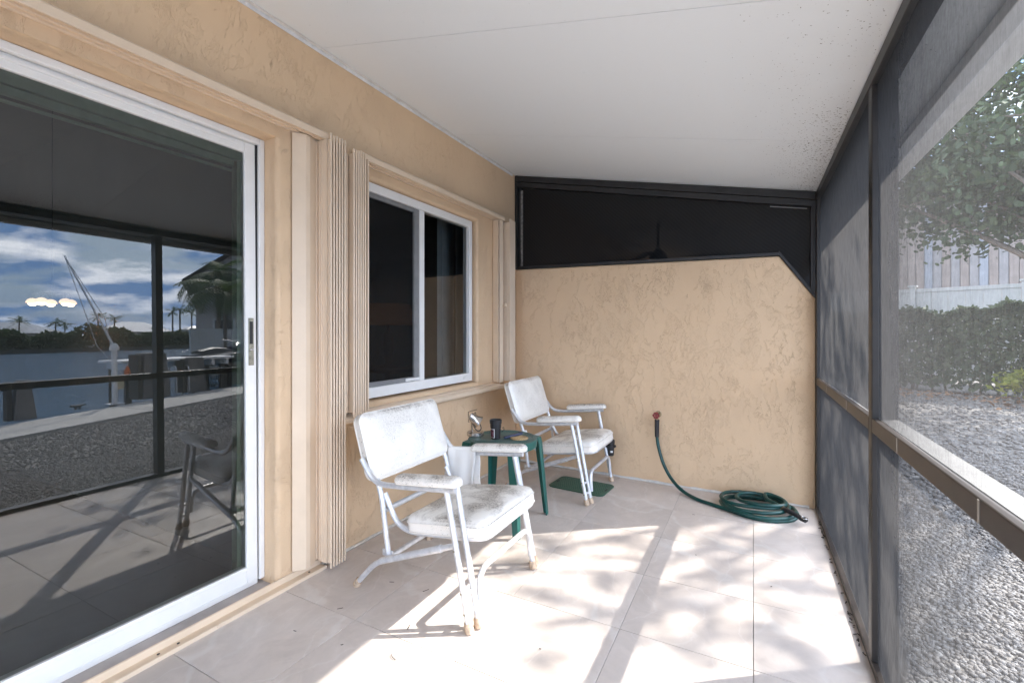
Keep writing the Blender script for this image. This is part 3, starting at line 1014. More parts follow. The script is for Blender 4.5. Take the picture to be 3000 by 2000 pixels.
# ================================================================ tiled porch floor
floor = bpy.data.objects.new('floor', None); COL.objects.link(floor)
tag(floor, kind='structure')
MB().box(-0.2, 2.245, -3.2, 8.0, -0.13, -0.004).build('slab', M['grout'], floor)
XS = [0.012, 0.480, 0.958, 1.424, 1.880, 2.236]
YS = [1.307+0.4402*k for k in range(-10, 16)]
tile_cache = {}
def tile_mesh(w, h):
    k = (round(w, 3), round(h, 3))
    if k not in tile_cache:
        c = 0.0012
        mb = MB()
        a, b_ = w/2-0.0011, h/2-0.0011
        lo = [(-a, -b_, -0.003), (a, -b_, -0.003), (a, b_, -0.003), (-a, b_, -0.003)]
        md = [(p[0], p[1], -c*0.6) for p in lo]
        hi = [(-a+c, -b_+c, 0), (a-c, -b_+c, 0), (a-c, b_-c, 0), (-a+c, b_-c, 0)]
        mb.add(lo+md+hi, [(0,1,5,4), (1,2,6,5), (2,3,7,6), (3,0,4,7), (4,5,9,8), (5,6,10,9), (6,7,11,10), (7,4,8,11), (8,9,10,11)])
        tile_cache[k] = mb.mesh('floor_tile')
        tile_cache[k].materials.append(M['tile'])
    return tile_cache[k]
for i in range(5):
    for j in range(len(YS)-1):
        if YS[j] > 3.6 and j % 2 == 0 and False: continue
        w = XS[i+1]-XS[i]; h = YS[j+1]-YS[j]
        ya, yb = YS[j], YS[j+1]
        if ya < 3.56 < yb:
            h = 3.56 - ya; yb = 3.56
        elif ya > 3.56:
            continue
        o = bpy.data.objects.new('floor_tile', tile_mesh(w, h)); COL.objects.link(o)
        o.parent = floor
        o.location = ((XS[i]+XS[i+1])/2, (ya+yb)/2, random.uniform(-0.0004, 0.0004))

# ================================================================ patio roof
CS = (2.045-2.53)/2.24
def cz(x): return 2.53 + CS*x
roof = thing('patio_roof', 'white insulated panel patio roof sloping down over the porch', 'roof', (1.2, 1.5, 2.3))
seams = [-4.2+1.105*k for k in range(0, 13)]
off = 1.528 - (-4.2+1.105*5)
seams = [s+off for s in seams]
EX = 2.50
for a, b_ in zip(seams[:-1], seams[1:]):
    q = 0.0016
    mb = MB()
    x0, x1 = 0.0, EX
    P = [(x0, a+q, cz(x0)), (x1, a+q, cz(x1)), (x1, b_-q, cz(x1)), (x0, b_-q, cz(x0))]
    mb.add(P + [(p[0], p[1], p[2]+0.075) for p in P], [(0,3,2,1), (4,5,6,7), (0,1,5,4), (1,2,6,5), (2,3,7,6), (3,0,4,7)])
    mb.build('roof_panel', M['ceiling'], roof)
# solid roof skin above the panels
mb = MB()
P = [(-0.3, seams[0], cz(-0.3)+0.078), (2.60, seams[0], cz(2.60)+0.078), (2.60, seams[-1], cz(2.60)+0.078), (-0.3, seams[-1], cz(-0.3)+0.078)]
mb.add(P + [(p[0], p[1], p[2]+0.02) for p in P], [(0,3,2,1), (4,5,6,7), (0,1,5,4), (1,2,6,5), (2,3,7,6), (3,0,4,7)])
mb.build('roof_skin', M['white_paint'], roof)
# eave gutter
gz = cz(EX)
mb = MB()
mb.prism([(EX+0.001, gz-0.015), (EX+0.001, gz+0.076), (EX+0.012, gz+0.076), (EX+0.012, gz-0.010), (EX+0.085, gz-0.010), (EX+0.105, gz+0.085), (EX+0.110, gz+0.085), (EX+0.092, gz-0.018), (EX+0.004, gz-0.018)], 1, seams[0], seams[-1])
mb.build('gutter', M['white_paint'], roof)
mb = MB()
mb.box(EX-0.052, EX-0.0005, seams[0], seams[-1], gz-0.038, gz-0.0005)
mb.build('eave_beam', M['white_paint'], roof, bevel=0.003)
# wall flashing under the roof at the house
fl = MB()
fl.prism([(0.0005, cz(0)-0.022), (0.0005, cz(0)-0.0015), (0.028, cz(0.028)-0.0015), (0.028, cz(0.028)-0.004), (0.004, cz(0)-0.006), (0.004, cz(0)-0.022)], 1, -3, 3.55)
fl.build('flashing', simple('greyed white flashing', (0.68, 0.68, 0.68), 0.6), roof)
for k in range(9):
    yy = -0.4+0.52*k
    if yy < 3.5:
        MB().lathe([(0.006, 0), (0.006, 0.002), (0.003, 0.004)], 10, Matrix.Translation((0.0045, yy, cz(0)-0.014)) @ Matrix.Rotation(R(90), 4, 'Y')).build('screw', M['white_paint'], roof)

# ================================================================ back (party) wall with screened vent
def yb(x): return 3.605 - 0.040*x
pw = thing('party_wall', 'tan stucco end wall of the porch with a clipped top right corner', 'wall', (1.12, 3.60, 0))
poly = [(0.0, -0.12), (2.236, -0.12), (2.236, 1.355), (2.035, 1.648), (0.0, 1.692)]
def wall_prism(poly, d0, d1):
    n = len(poly)
    v = [(x, yb(x)+d0, z) for x, z in poly] + [(x, yb(x)+d1, z) for x, z in poly]
    f = [tuple(range(n)), tuple(range(n, 2*n))[::-1]]
    for i in range(n):
        j = (i+1) % n
        f.append((j, i, n+i, n+j))
    return v, f
v, f = wall_prism(poly, 0, 0.17)
MB().add(v, f).build('wall', M['stucco'], pw, bevel=0.012)
cb = MB()
xs = np.linspace(0.03, 2.2, 48)
cb.tube([(x, yb(x)-0.004+random.uniform(-.002, .002), 0.004) for x in xs], [random.uniform(.006, .013) for x in xs], 6)
cb.build('caulk_line', simple('white caulk', (0.62, 0.60, 0.57), 0.8, 0, 0.1, 30), pw, smooth=60)

vent = thing('vent_screen', 'black framed dark screen panel above the tan end wall', 'screen', (1.12, 3.6, 1.7))
def strip(pts, w, d0, d1, name, m, bev=0.002):
    """pts: two (x,z) ends; w: offset vector in (x,z)"""
    (x0, z0), (x1, z1) = pts
    poly = [(x0, z0), (x1, z1), (x1+w[0], z1+w[1]), (x0+w[0], z0+w[1])]
    v, f = wall_prism(poly, d0, d1)
    return MB().add(v, f).build(name, m, vent, bevel=bev)
strip([(0.03, cz(0.03)-0.004), (2.236, cz(2.236)-0.004)], (0, -0.050), -0.020, 0.06, 'top_rail', M['black_frame'])
strip([(0.03, cz(0.03)-0.057), (2.236, cz(2.236)-0.057)], (0, -0.042), -0.012, 0.05, 'top_rail', M['black_frame'])
strip([(0.002, cz(0)-0.004), (0.002, 1.6935)], (0.027, 0), -0.012, 0.06, 'side_rail', M['black_frame'])
strip([(0.031, cz(0.031)-0.101), (0.031, 1.716)], (0.022, 0), 0.004, 0.05, 'side_rail', M['black_frame'])
strip([(2.208, cz(2.208)-0.101), (2.208, 1.400)], (0.027, 0), -0.010, 0.06, 'side_rail', M['black_frame'])
strip([(0.031, 1.6935), (2.03, 1.650)], (0, 0.022), -0.010, 0.06, 'bottom_rail', M['black_frame'])
strip([(2.031, 1.652), (2.234, 1.357)], (0.0, 0.030), -0.010, 0.06, 'bottom_rail', M['black_frame'])
strip([(0.054, cz(0.054)-0.13), (0.054, 1.722)], (0.020, 0), 0.006, 0.012, 'torn_edge', simple('silver torn screen edge', (0.17, 0.165, 0.16), 0.6, 0, .5, 40), 0)
strip([(1.98, cz(1.98)-0.111), (2.19, cz(2.19)-0.108)], (0, -0.006), 0.006, 0.012, 'light_slit', simple('pale spline', (0.20, 0.20, 0.20), 0.6), 0)  # pale strip painting the slit of light below the top rail
poly = [(0.053, 1.716), (2.03, 1.674), (2.209, 1.415), (2.209, cz(2.209)-0.099), (0.053, cz(0.053)-0.099)]
vv = [(x, yb(x)+0.022+0.012*math.sin(x*5), z) for x, z in poly]
MB().add(vv, [(0,1,2,3,4)]).build('screen_cloth', M['dense_screen'], vent)

# neighbour's porch behind: floor is shared; a ceiling fan hangs there
fan = thing('ceiling_fan', 'dark ceiling fan in the neighbouring porch behind the black vent screen', 'fan', (0.95, 5.2, cz(0.95)))
MB().tube([(0.95, 5.2, cz(0.95)), (0.95, 5.2, 2.05)], 0.014, 8).build('downrod', M['black_frame'], fan)
MB().lathe([(0.02, 2.06), (0.05, 2.03), (0.10, 1.97), (0.11, 1.93), (0.06, 1.88), (0.02, 1.87)], 20, Matrix.Translation((0.95, 5.2, 0))).build('motor', M['black_frame'], fan, smooth=40)
for k in range(5):
    MB().box(0.10, 0.58, -0.06, 0.06, 1.935, 1.943, Matrix.Translation((0.95, 5.2, 0)) @ Matrix.Rotation(R(72*k+10), 4, 'Z') @ Matrix.Rotation(R(8), 4, 'X')).build('blade', M['black_frame'], fan)
nb = thing('neighbour_wall', 'tan stucco wall closing the neighbouring porch far behind the vent screen', 'wall', (1.1, 7.6, 0))
MB().box(0.0, 2.24, 7.5, 7.65, -0.12, 2.2).build('wall', M['stucco_smooth'], nb)

# ================================================================ screen enclosure
SX = 2.240
enc = thing('screen_enclosure', 'bronze framed insect screen wall along the open side of the porch', 'screen wall', (SX, 1.0, 0))
D = 0.066
posts = [-2.55, -0.30, 1.957, 3.475]
M['post'] = simple('near black bronze post', (0.017, 0.0145, 0.013), 0.45, 0, 0.25, 20)
def post(y, name='post', w=0.050):
    yb_ = y
    MB().box(SX-0.006, SX+D, y-w/2, y+w/2, 0.0285, cz(SX)-0.052).build('post', M['post'], enc, bevel=0.003)
for yp in posts:
    post(yp)
ends = list(zip(posts[:-1], posts[1:]))
for a, b_ in ends:
    MB().box(SX-0.006, SX+D, a+0.0255, b_-0.0255, 0.805, 0.852).build('mid_rail', M['bronze'], enc, bevel=0.003)
    MB().box(SX+0.014, SX+D-0.001, a+0.0255, b_-0.0255, 0.8523, 0.8535).build('rail_sunlight', M['rail_sunlight'], enc)  # thin pale sheet added as the sunlit strip along the rail
    for z0_, z1_ in ((0.0285, 0.804), (0.854, cz(SX)-0.053)):
        nseg = 10
        mb = MB()
        ys_ = np.linspace(a+0.026, b_-0.026, nseg+1)
        vs = [(SX+0.012+0.004*math.sin(yy*3.1+z0_), yy, z0_) for yy in ys_]+[(SX+0.012+0.004*math.sin(yy*2.3+1), yy, z1_) for yy in ys_]
        mb.add(vs, [(i, i+1, nseg+2+i, nseg+1+i) for i in range(nseg)])
        mb.build('screen_panel', M['screen'], enc, smooth=60)
MB().box(SX-0.006, SX+D, -2.6, 3.50, 0.0, 0.0275).build('base_channel', M['bronze'], enc, bevel=0.003)
MB().box(SX-0.010, SX+D, -2.6, 3.50, cz(SX+D)-0.050, cz(SX+D)-0.004).build('top_beam', M['black_frame'], enc, bevel=0.003)
# strip of corner flashing against the end wall
MB().box(SX-0.004, SX+0.02, 3.50, 3.66, -0.1, 2.02).build('corner_strip', M['black_frame'], enc)
for yy in (1.1, 1.62, 2.4, 3.0):
    MB().box(SX-0.0075, SX-0.0062, yy, yy+0.006, 0.808, 0.850).build('rail_scratch', simple('pale scratch', (0.35, 0.33, 0.30), 0.6), enc)
# debris on the base channel
mb = MB()
for k in range(70):
    yy = random.uniform(1.0, 3.3)
    mb.box(-0.006, 0.006, -0.002, 0.002, 0, 0.002, Matrix.Translation((SX-0.010-random.random()*0.012, yy, 0.003+random.random()*0.004)) @ Matrix.Rotation(random.uniform(0, 3), 4, 'Z') @ Matrix.Rotation(random.uniform(-.6, .6), 4, 'Y'))
tag(mb.build('leaf_litter', M['debris']), kind='stuff')

# ================================================================ accordion shutters
GR = 'beige accordion storm shutters'
def rail_profile_top(z):
    # (x,z) section of the overhead track
    return [(0.001, z+0.045), (0.070, z+0.030), (0.078, z+0.022), (0.078, z-0.008), (0.070, z-0.008), (0.070, z+0.004), (0.046, z+0.004), (0.046, z-0.006), (0.040, z-0.006), (0.040, z+0.004), (0.016, z+0.004), (0.016, z-0.006), (0.001, z-0.006)]
def blade_panel(poly, z0, z1, parent, name='blade'):
    return MB().prism(poly, 2, z0, z1).build(name, M['shutter'], parent, bevel=0.0015)
def stack(y0, n, pitch, xo, z0, z1, parent, xi=0.022):
    for k in range(n):
        yk = y0 + pitch*k
        # each folded blade: a thin corrugated plate with a rolled outer edge
        pl = [(xi, yk+0.001), (xo-0.010, yk+0.001), (xo-0.004, yk-0.0025), (xo, yk), (xo, yk+0.006), (xo-0.004, yk+0.0085), (xo-0.010, yk+0.005), (xi, yk+0.005)]
        b = blade_panel(pl, z0, z1, parent)
        pn = MB()
        zt = random.uniform(0.020, 0.028)
        for za, zb_ in ((z1+0.0005, z1+zt), (z0-0.022, z0-0.0005)):
            pn.lathe([(0.0058, za), (0.0062, (za+zb_)/2), (0.0048, zb_-0.002), (0.003, zb_)] if zb_ > z1 else [(0.003, za), (0.0052, za+0.003), (0.0058, zb_)], 10, Matrix.Translation((xo-0.005, yk+0.003, 0)))
        split(pn, 'pin', M['shutter'], b, smooth=40)
# 1: at the sliding door
s1 = thing('accordion_shutter', 'tall beige accordion shutter folded at the right of the sliding door', 'shutter', (0.05, 1.5, 0), GR)
MB().prism(rail_profile_top(2.070), 1, -2.6, 1.520).build('top_track', M['shutter'], s1, bevel=0.0015)
MB().prism([(-0.010, 0.001), (0.058, 0.001), (0.058, 0.016), (0.052, 0.018), (0.049, 0.012), (0.012, 0.012), (0.010, 0.036), (0.003, 0.038), (0.001, 0.030), (-0.006, 0.030), (-0.010, 0.022)], 1, -2.6, 1.525).build('bottom_track', M['shutter'], s1, bevel=0.001)
for yy in (0.832, 0.895, 1.448):
    MB().lathe([(0.0048, 0), (0.0048, 0.0012)], 12, Matrix.Translation((0.030, yy, 0.0122))).build('drain_hole', M['dark_gap'], s1)
MB().lathe([(0.006, 0), (0.006, 0.002), (0.003, 0.004)], 12, Matrix.Translation((0.0585, 1.02, 0.010)) @ Matrix.Rotation(R(90), 4, 'Y')).build('screw', M['shutter'], s1)
# lead blade, half open
A_, B_, C_, D_ = (0.010, 1.372), (0.047, 1.418), (0.046, 1.440), (0.016, 1.492)
t_ = 0.004
blade_panel([A_, B_, C_, (0.020, 1.492), (0.012, 1.492), (C_[0]-0.006, C_[1]-0.002), (B_[0]-0.005, B_[1]+0.002), (A_[0]-0.003, A_[1]+0.005)], 0.043, 2.060, s1, 'lead_blade')
MB().tube([(0.018, 1.498, 0.05), (0.018, 1.498, 2.058)], 0.006, 10).build('hinge', M['shutter'], s1, smooth=40)
mb = MB()
mb.prism([(0.020, 1.503), (0.088, 1.499), (0.088, 1.503), (0.020, 1.507)], 2, 0.043, 2.062)
for xr in (0.034, 0.050, 0.066, 0.080):
    mb.prism([(xr-0.0025, 1.5020), (xr, 1.4990), (xr+0.0025, 1.5015)], 2, 0.046, 2.060)
mb.build('blade', M['shutter'], s1)
stack(1.505, 6, 0.0165, 0.112, 0.043, 2.060, s1, 0.030)
# 2: left of the window
s2 = thing('accordion_shutter', 'beige accordion shutter stack folded at the left edge of the window', 'shutter', (0.05, 1.65, 0.72), GR)
MB().prism(rail_profile_top(2.055), 1, 1.735, 3.275).build('top_track', M['shutter'], s2, bevel=0.0015)
MB().prism([(0.001, 0.680), (0.075, 0.680), (0.080, 0.690), (0.080, 0.708), (0.072, 0.716), (0.068, 0.703), (0.030, 0.703), (0.028, 0.722), (0.001, 0.726)], 1, 1.60, 3.285).build('bottom_track', M['shutter'], s2, bevel=0.0015)
stack(1.645, 6, 0.0150, 0.112, 0.735, 2.042, s2, 0.004)
blade_panel([(0.012, 1.744), (0.100, 1.748), (0.102, 1.756), (0.012, 1.751)], 0.733, 2.046, s2, 'lead_blade')
MB().box(0.0005, 0.075, 1.622, 1.640, 0.733, 2.040).build('side_channel', M['shutter'], s2, bevel=0.002)
# 3: right of the window
s3 = thing('accordion_shutter', 'beige accordion shutter stack folded between the window and the back corner', 'shutter', (0.05, 3.35, 0.72), GR)
blade_panel([(0.004, 3.205), (0.060, 3.192), (0.062, 3.198), (0.006, 3.212)], 0.733, 2.046, s3, 'lead_blade')
blade_panel([(0.058, 3.214), (0.066, 3.214), (0.070, 3.262), (0.062, 3.262)], 0.728, 2.048, s3, 'lock_blade')
mb = MB().lathe([(0.010, 0), (0.011, 0.012), (0.016, 0.020), (0.017, 0.030), (0.008, 0.036)], 14, Matrix.Translation((0.066, 3.262, 1.352)) @ Matrix.Rotation(R(75), 4, 'Y'))
mb.build('thumb_knob', M['shutter'], s3, smooth=40)
mb = MB().prism([(0.020, 3.300), (0.092, 3.297), (0.092, 3.301), (0.020, 3.305)], 2, 0.735, 2.042)
mb.build('blade', M['shutter'], s3)
stack(3.305, 6, 0.0165, 0.112, 0.735, 2.042, s3, 0.004)

# ================================================================ folding deck chairs
CO = Vector((0.62, 1.745, 0))
YM = 1.745
chair = thing('folding_chair', 'nearer white folding deck chair, its cushions heavily mildewed', 'chair', CO, 'white aluminium folding deck chairs')
al = M['aluminium']; RT = 0.0120
def P3(x, w, z): return (x, YM+w, z)
def foot(p0, p1, parent):
    """tan ribbed rubber tip on a tube end running from p1 (up) to p0 (floor)"""
    p0 = Vector(p0); p1 = Vector(p1)
    d = (p1-p0).normalized()
    m = Matrix.Translation(p0) @ d.to_track_quat('Z', 'Y').to_matrix().to_4x4()
    mb = MB(); rings = []
    for r, h in ((0.011, 0.001), (0.0165, 0.003), (0.0170, 0.012), (0.0155, 0.036), (0.0140, 0.041), (0.0112, 0.041)):
        ring = []
        for k in range(20):
            a = 2*math.pi*k/20
            rr = r*(1.05 if k % 2 else 0.96)
            ring.append((rr*math.cos(a), rr*math.sin(a), h+ (random.uniform(-.004, .002) if h > 0.035 else 0)))
        rings.append(ring)
    mb.loft(rings, True, m)
    return mb.build('rubber_foot', M['rubber'], parent, smooth=50)
for s in (-1, 1):
    wo, wi = s*0.292, s*0.247
    # front leg: two parallel tubes with spacers
    mb = MB()
    for zt in (0.14, 0.075):
        x = 0.926 - (zt-0.012)*0.2
        mb.tube([P3(x, wo, zt), P3(x+0.013, wi, zt)], 0.008, 8)
    leg2 = MB().tube([P3(0.838, wi, 0.530), P3(0.940, wi, 0.012)], RT, 12).build('front_leg', al, chair, smooth=40)
    leg = MB().tube([P3(0.818, wo, 0.530), P3(0.926, wo, 0.012)], RT, 12).build('front_leg', al, chair, smooth=40)
    split(mb, 'spacer', al, leg, smooth=40)
    foot(P3(0.929, wo, 0.0), P3(0.926, wo, 0.012), leg)
    foot(P3(0.943, wi, 0.0), P3(0.940, wi, 0.012), leg2)
    rv = MB()
    for zt in (0.30, 0.145, 0.07):
        x = 0.926 - (zt-0.012)*0.2085
        rv.lathe([(0.0048, 0), (0.0048, 0.0018), (0.002, 0.003)], 8, Matrix.Translation(P3(x-0.004, wo+s*0.0102, zt)) @ Matrix.Rotation(R(-90*s), 4, 'X'))
    split(rv, 'rivet', M['steel_lock'], leg)
    # arm tube with its pad
    at = fillet([P3(0.365, wo, 0.588), P3(0.440, wo, 0.492), P3(0.60, wo, 0.503), P3(0.862, wo, 0.531)], 0.07)
    arm = MB().tube(at, RT, 12).build('arm_tube', al, chair, smooth=40)
    ang = math.atan2(0.028, 0.262)
    Mx = Matrix.Translation(P3(0.725, wo-s*0.004, 0.5165+0.014)) @ Matrix.Rotation(-ang, 4, 'Y')
    prof = [(0.010, 0.0), (0.002, 0.003), (0.0, 0.008), (0.0015, 0.0125), (0.0, 0.017), (0.0015, 0.022), (0.006, 0.030), (0.014, 0.036), (0.024, 0.039), (0.030, 0.040)]
    pd = pad(0.162, 0.034, 0.030, prof, 6, Mx, None, 0.0012, s*3.0)
    pd.build('arm_pad', M['vinyl_arm'], chair, smooth=60)
    # rear leg: pivot on the front leg, sleeve, bend, foot
    wr = s*0.268
    rl = fillet([P3(0.852, wr, 0.308), P3(0.425, wr, 0.142), P3(0.300, s*0.258, 0.012)], 0.06)
    rleg = MB().tube(rl, RT, 12).build('rear_leg', al, chair, smooth=40)
    mb = MB()
    mb.tube([P3(0.770, wr, 0.2762), P3(0.455, wr, 0.1537)], 0.0145, 14)
    mb.tube([P3(0.776, wr, 0.2785), P3(0.768, wr, 0.2754)], 0.0160, 14)
    split(mb, 'sleeve', al, rleg, smooth=40)
    foot(P3(0.296, s*0.258, 0.0), P3(0.312, s*0.258, 0.028), rleg)
    # pivot bracket
    mb = MB().box(0.440, 0.500, min(s*0.240, s*0.246)+YM, max(s*0.240, s*0.246)+YM, 0.165, 0.195)
    mb.build('bracket', al, chair, bevel=0.003)
# back frame: both uprights and the top cross piece as one bent tube
pb = [P3(0.476, -0.246, 0.175), P3(0.437, -0.246, 0.43), P3(0.302, -0.246, 0.745), P3(0.302, 0.246, 0.745), P3(0.437, 0.246, 0.43), P3(0.476, 0.246, 0.175)]
MB().tube(fillet(pb, 0.06), RT, 12).build('back_frame', al, chair, smooth=40)
# seat frame
ps = [P3(0.437, -0.226, 0.430), P3(0.505, -0.226, 0.312), P3(0.585, -0.226, 0.288), P3(0.955, -0.226, 0.336), P3(0.955, 0.226, 0.336), P3(0.585, 0.226, 0.288), P3(0.505, 0.226, 0.312), P3(0.437, 0.226, 0.430)]
MB().tube(fillet(ps, 0.055), RT, 12).build('seat_frame', al, chair, smooth=40)
# front stretcher, an arch between the inner front tubes
pf = [P3(0.935, -0.225, 0.075), P3(0.925, -0.220, 0.205), P3(0.925, 0.220, 0.205), P3(0.935, 0.225, 0.075)]
MB().tube(fillet(pf, 0.075, 8), RT, 12).build('front_stretcher', al, chair, smooth=40)
MB().tube([P3(0.47, -0.262, 0.160), P3(0.47, 0.262, 0.160)], RT, 12).build('rear_stretcher', al, chair, smooth=40)
MB().tube([P3(0.445, -0.25, 0.36), P3(0.445, 0.25, 0.36)], RT, 12).build('rear_stretcher', al, chair, smooth=40)
# seat cushion
ang = math.atan2(0.048, 0.37)
Mx = Matrix.Translation(P3(0.764, 0, 0.3140)) @ Matrix.Rotation(-ang, 4, 'Y')
prof = [(0.010, 0.0), (0.002, 0.001), (0.0, 0.006), (0.0, 0.020), (0.0, 0.040), (-0.002, 0.043), (0.001, 0.047), (0.004, 0.056), (0.012, 0.065), (0.026, 0.072), (0.050, 0.079), (0.085, 0.084), (0.120, 0.087), (0.150, 0.088)]
sc1 = pad(0.203, 0.243, 0.045, prof, 7, Mx, None, 0.0030, 1.0).build('seat_cushion', M['vinyl_pad'], chair, smooth=70)
def piping(hx, hy, r, z, Mx, parent):
    ring = [(x, y, z) for x, y in rrect(hx, hy, r, 7)]
    MB().tube(ring, 0.0028, 6, closed=True, M=Mx).build('piping', M['vinyl_pad'], parent, smooth=60)
piping(0.2045, 0.2445, 0.046, 0.0435, Mx, sc1)
piping(0.2025, 0.2425, 0.046, 0.003, Mx, sc1)
# backrest cushion: pad whose local Z looks forward
bt = Vector((0.340-0.430, 0, 0.775-0.500)).normalized()       # up along the back
fw = Vector((bt.z, 0, -bt.x))
B3 = Matrix((( -bt.x, 0, fw.x), (0, 1, 0), (-bt.z, 0, fw.z))).to_4x4()
Mx = Matrix.Translation(Vector((0.385, YM, 0.6375)) - fw*0.055) @ B3
prof = [(0.020, 0.0), (0.005, 0.002), (0.0, 0.008), (0.0, 0.036), (-0.003, 0.040), (0.003, 0.045), (0.010, 0.052), (0.024, 0.057), (0.050, 0.060), (0.090, 0.062), (0.120, 0.063)]
bc = pad(0.148, 0.276, 0.040, prof, 7, Mx, None, 0.0035, 5.0).build('back_cushion', M['vinyl_pad'], chair, smooth=70)
piping(0.150, 0.278, 0.042, 0.040, Mx, bc)
piping(0.1485, 0.2765, 0.042, 0.005, Mx, bc)
chair2 = copy_tree(chair, (-0.013, 1.422, 0))
chair2['label'] = 'farther white folding deck chair in the corner, with the cleaner cushions'

# black cup holder clamped on the farther chair's front leg
cup = thing('cup_holder', 'black clamp-on cup holder with a small cup on the farther chair leg', 'cup holder', (0.905, 3.42, 0.26))
Mx = Matrix.Translation((0.912, 3.435, 0.0))
MB().lathe([(0.0245, 0.195), (0.027, 0.205), (0.029, 0.262), (0.033, 0.290), (0.033, 0.312), (0.030, 0.312), (0.029, 0.292), (0.024, 0.265)], 24, Mx, True, True).build('cup', M['black_plastic'], cup, smooth=40)
MB().lathe([(0.034, 0.262), (0.043, 0.262), (0.043, 0.272), (0.034, 0.272)], 24, Mx, False, False).build('ring', M['black_plastic'], cup, smooth=40)
MB().box(0.868, 0.900, 3.405, 3.440, 0.258, 0.285).build('clamp', M['black_plastic'], cup, bevel=0.004)
lb = MB()
ring = [(0.912+0.0290*math.cos(a), 3.435+0.0290*math.sin(a)) for a in np.linspace(R(-75), R(-35), 6)]
lb.add([(x, y, 0.222) for x, y in ring]+[(x*1.0, y, 0.236) for x, y in ring], [(i, i+1, 7+i, 6+i) for i in range(5)])
lb.build('sticker', M['paper_white'], cup)

# white cloth hung over the near chair's far arm
tw = thing('white_cloth', 'thin white cloth draped over the far arm of the nearer chair', 'cloth', (0.51, 2.037, 0.34))
prof2 = [(1.993, 0.285), (2.000, 0.34), (2.008, 0.40), (2.014, 0.46), (2.020, 0.505), (2.027, 0.519), (2.037, 0.5235), (2.047, 0.519), (2.054, 0.505), (2.058, 0.44), (2.060, 0.36), (2.062, 0.27), (2.063, 0.20)]
nx_ = 22; vs = []; fs = []
for i in range(nx_+1):
    x = 0.408 + 0.185*i/nx_
    for j, (yy, z) in enumerate(prof2):
        hang = abs(j-6)/6
        vs.append((x + 0.004*math.sin(z*30), yy + hang*0.006*math.sin(x*70+j*0.3) - (0.010 if i > nx_-3 else 0)*hang*(1 if j < 6 else -1), z + 0.10*max(0, x-0.45)*(1-hang) + 0.006*hang*math.sin(x*45)))
m_ = len(prof2)
for i in range(nx_):
    for j in range(m_-1):
        fs.append((i*m_+j, (i+1)*m_+j, (i+1)*m_+j+1, i*m_+j+1))
mc = mat('thin white cloth')
mc[2].inputs['Base Color'].default_value = (0.78, 0.765, 0.74, 1); mc[2].inputs['Roughness'].default_value = 0.9
MB().add(vs, fs).build('cloth', mc[0], tw, smooth=80).modifiers.new('solid', 'SOLIDIFY').thickness = 0.003

# ================================================================ green table
TX, TY, TZ = 0.530, 2.425, 0.500
tb = thing('plastic_table', 'round green plastic stool table between the two chairs', 'table', (TX, TY, 0))
prof = [(0.195, 0.445), (0.207, 0.452), (0.212, 0.480), (0.210, 0.495), (0.205, 0.5000), (0.200, 0.5000)]
for k in range(7):
    r = 0.196-0.009*k
    prof += [(r, 0.4995), (r-0.0015, 0.4980), (r-0.0035, 0.4980), (r-0.005, 0.4995)]
prof += [(0.09, 0.4995), (0.002, 0.4995)]
MB().lathe(prof, 56, Matrix.Translation((TX, TY, 0)), False, True).build('table_top', M['green_plastic'], tb, smooth=25)
for sx in (-1, 1):
    for sy in (-1, 1):
        rings = []
        for z, rr, w in ((0.501, 0.205, 0.036), (0.490, 0.248, 0.038), (0.450, 0.258, 0.036), (0.0, 0.300, 0.022)):
            d = Vector((sx, sy, 0)).normalized(); n_ = Vector((-d.y, d.x, 0))
            c = Vector((TX, TY, z))
            o_ = c + d*(rr)
            th = 0.006
            A = o_ + n_*w - d*w*0.85; B = o_; Cc = o_ - n_*w - d*w*0.85
            A2 = A - d*th*1.2; B2 = B - d*th*1.4; C2 = Cc - d*th*1.2
            rings.append([A, B, Cc, C2, B2, A2])
        MB().loft(rings).build('leg', M['green_plastic'], tb, bevel=0.002)

# spot lamp
lm = thing('spot_lamp', 'small worn chrome spot lamp standing on the green table', 'lamp', (0.355, 2.385, TZ))
Mx = Matrix.Translation((0.357, 2.387, TZ))
MB().lathe([(0.050, 0.0), (0.053, 0.003), (0.053, 0.021), (0.050, 0.025), (0.002, 0.026)], 36, Mx).build('base', M['chrome'], lm, smooth=35)
MB().box(-0.006, 0.006, -0.003, 0.003, 0.024, 0.105, Mx @ Matrix.Translation((-0.022, -0.006, 0))).build('stem', M['chrome'], lm, bevel=0.001)
hd_ = Mx @ Matrix.Translation((0.000, -0.006, 0.102)) @ Matrix.Rotation(R(40), 4, 'Z') @ Matrix.Rotation(R(127), 4, 'Y')
sh = MB().lathe([(0.010, -0.040), (0.024, -0.036), (0.026, -0.010), (0.027, 0.004), (0.034, 0.020), (0.041, 0.032), (0.039, 0.032), (0.031, 0.018), (0.022, 0.0), (0.004, -0.004)], 30, hd_, True, True).build('lamp_head', M['chrome'], lm, smooth=35)
MB().lathe([(0.004, 0.0), (0.014, 0.004), (0.016, 0.014), (0.010, 0.022), (0.002, 0.024)], 18, hd_).build('bulb', M['white_lampshade'], sh, smooth=50)
cp = fillet([Mx @ Vector((-0.012, -0.01, 0.085)), Mx @ Vector((0.005, -0.02, 0.05)), Mx @ Vector((0.03, -0.012, 0.028)), Mx @ Vector((0.045, 0.0, 0.045)), Mx @ Vector((0.03, 0.01, 0.07))], 0.02)
MB().tube(cp, 0.003, 6).build('cord', M['black_plastic'], lm, smooth=50)
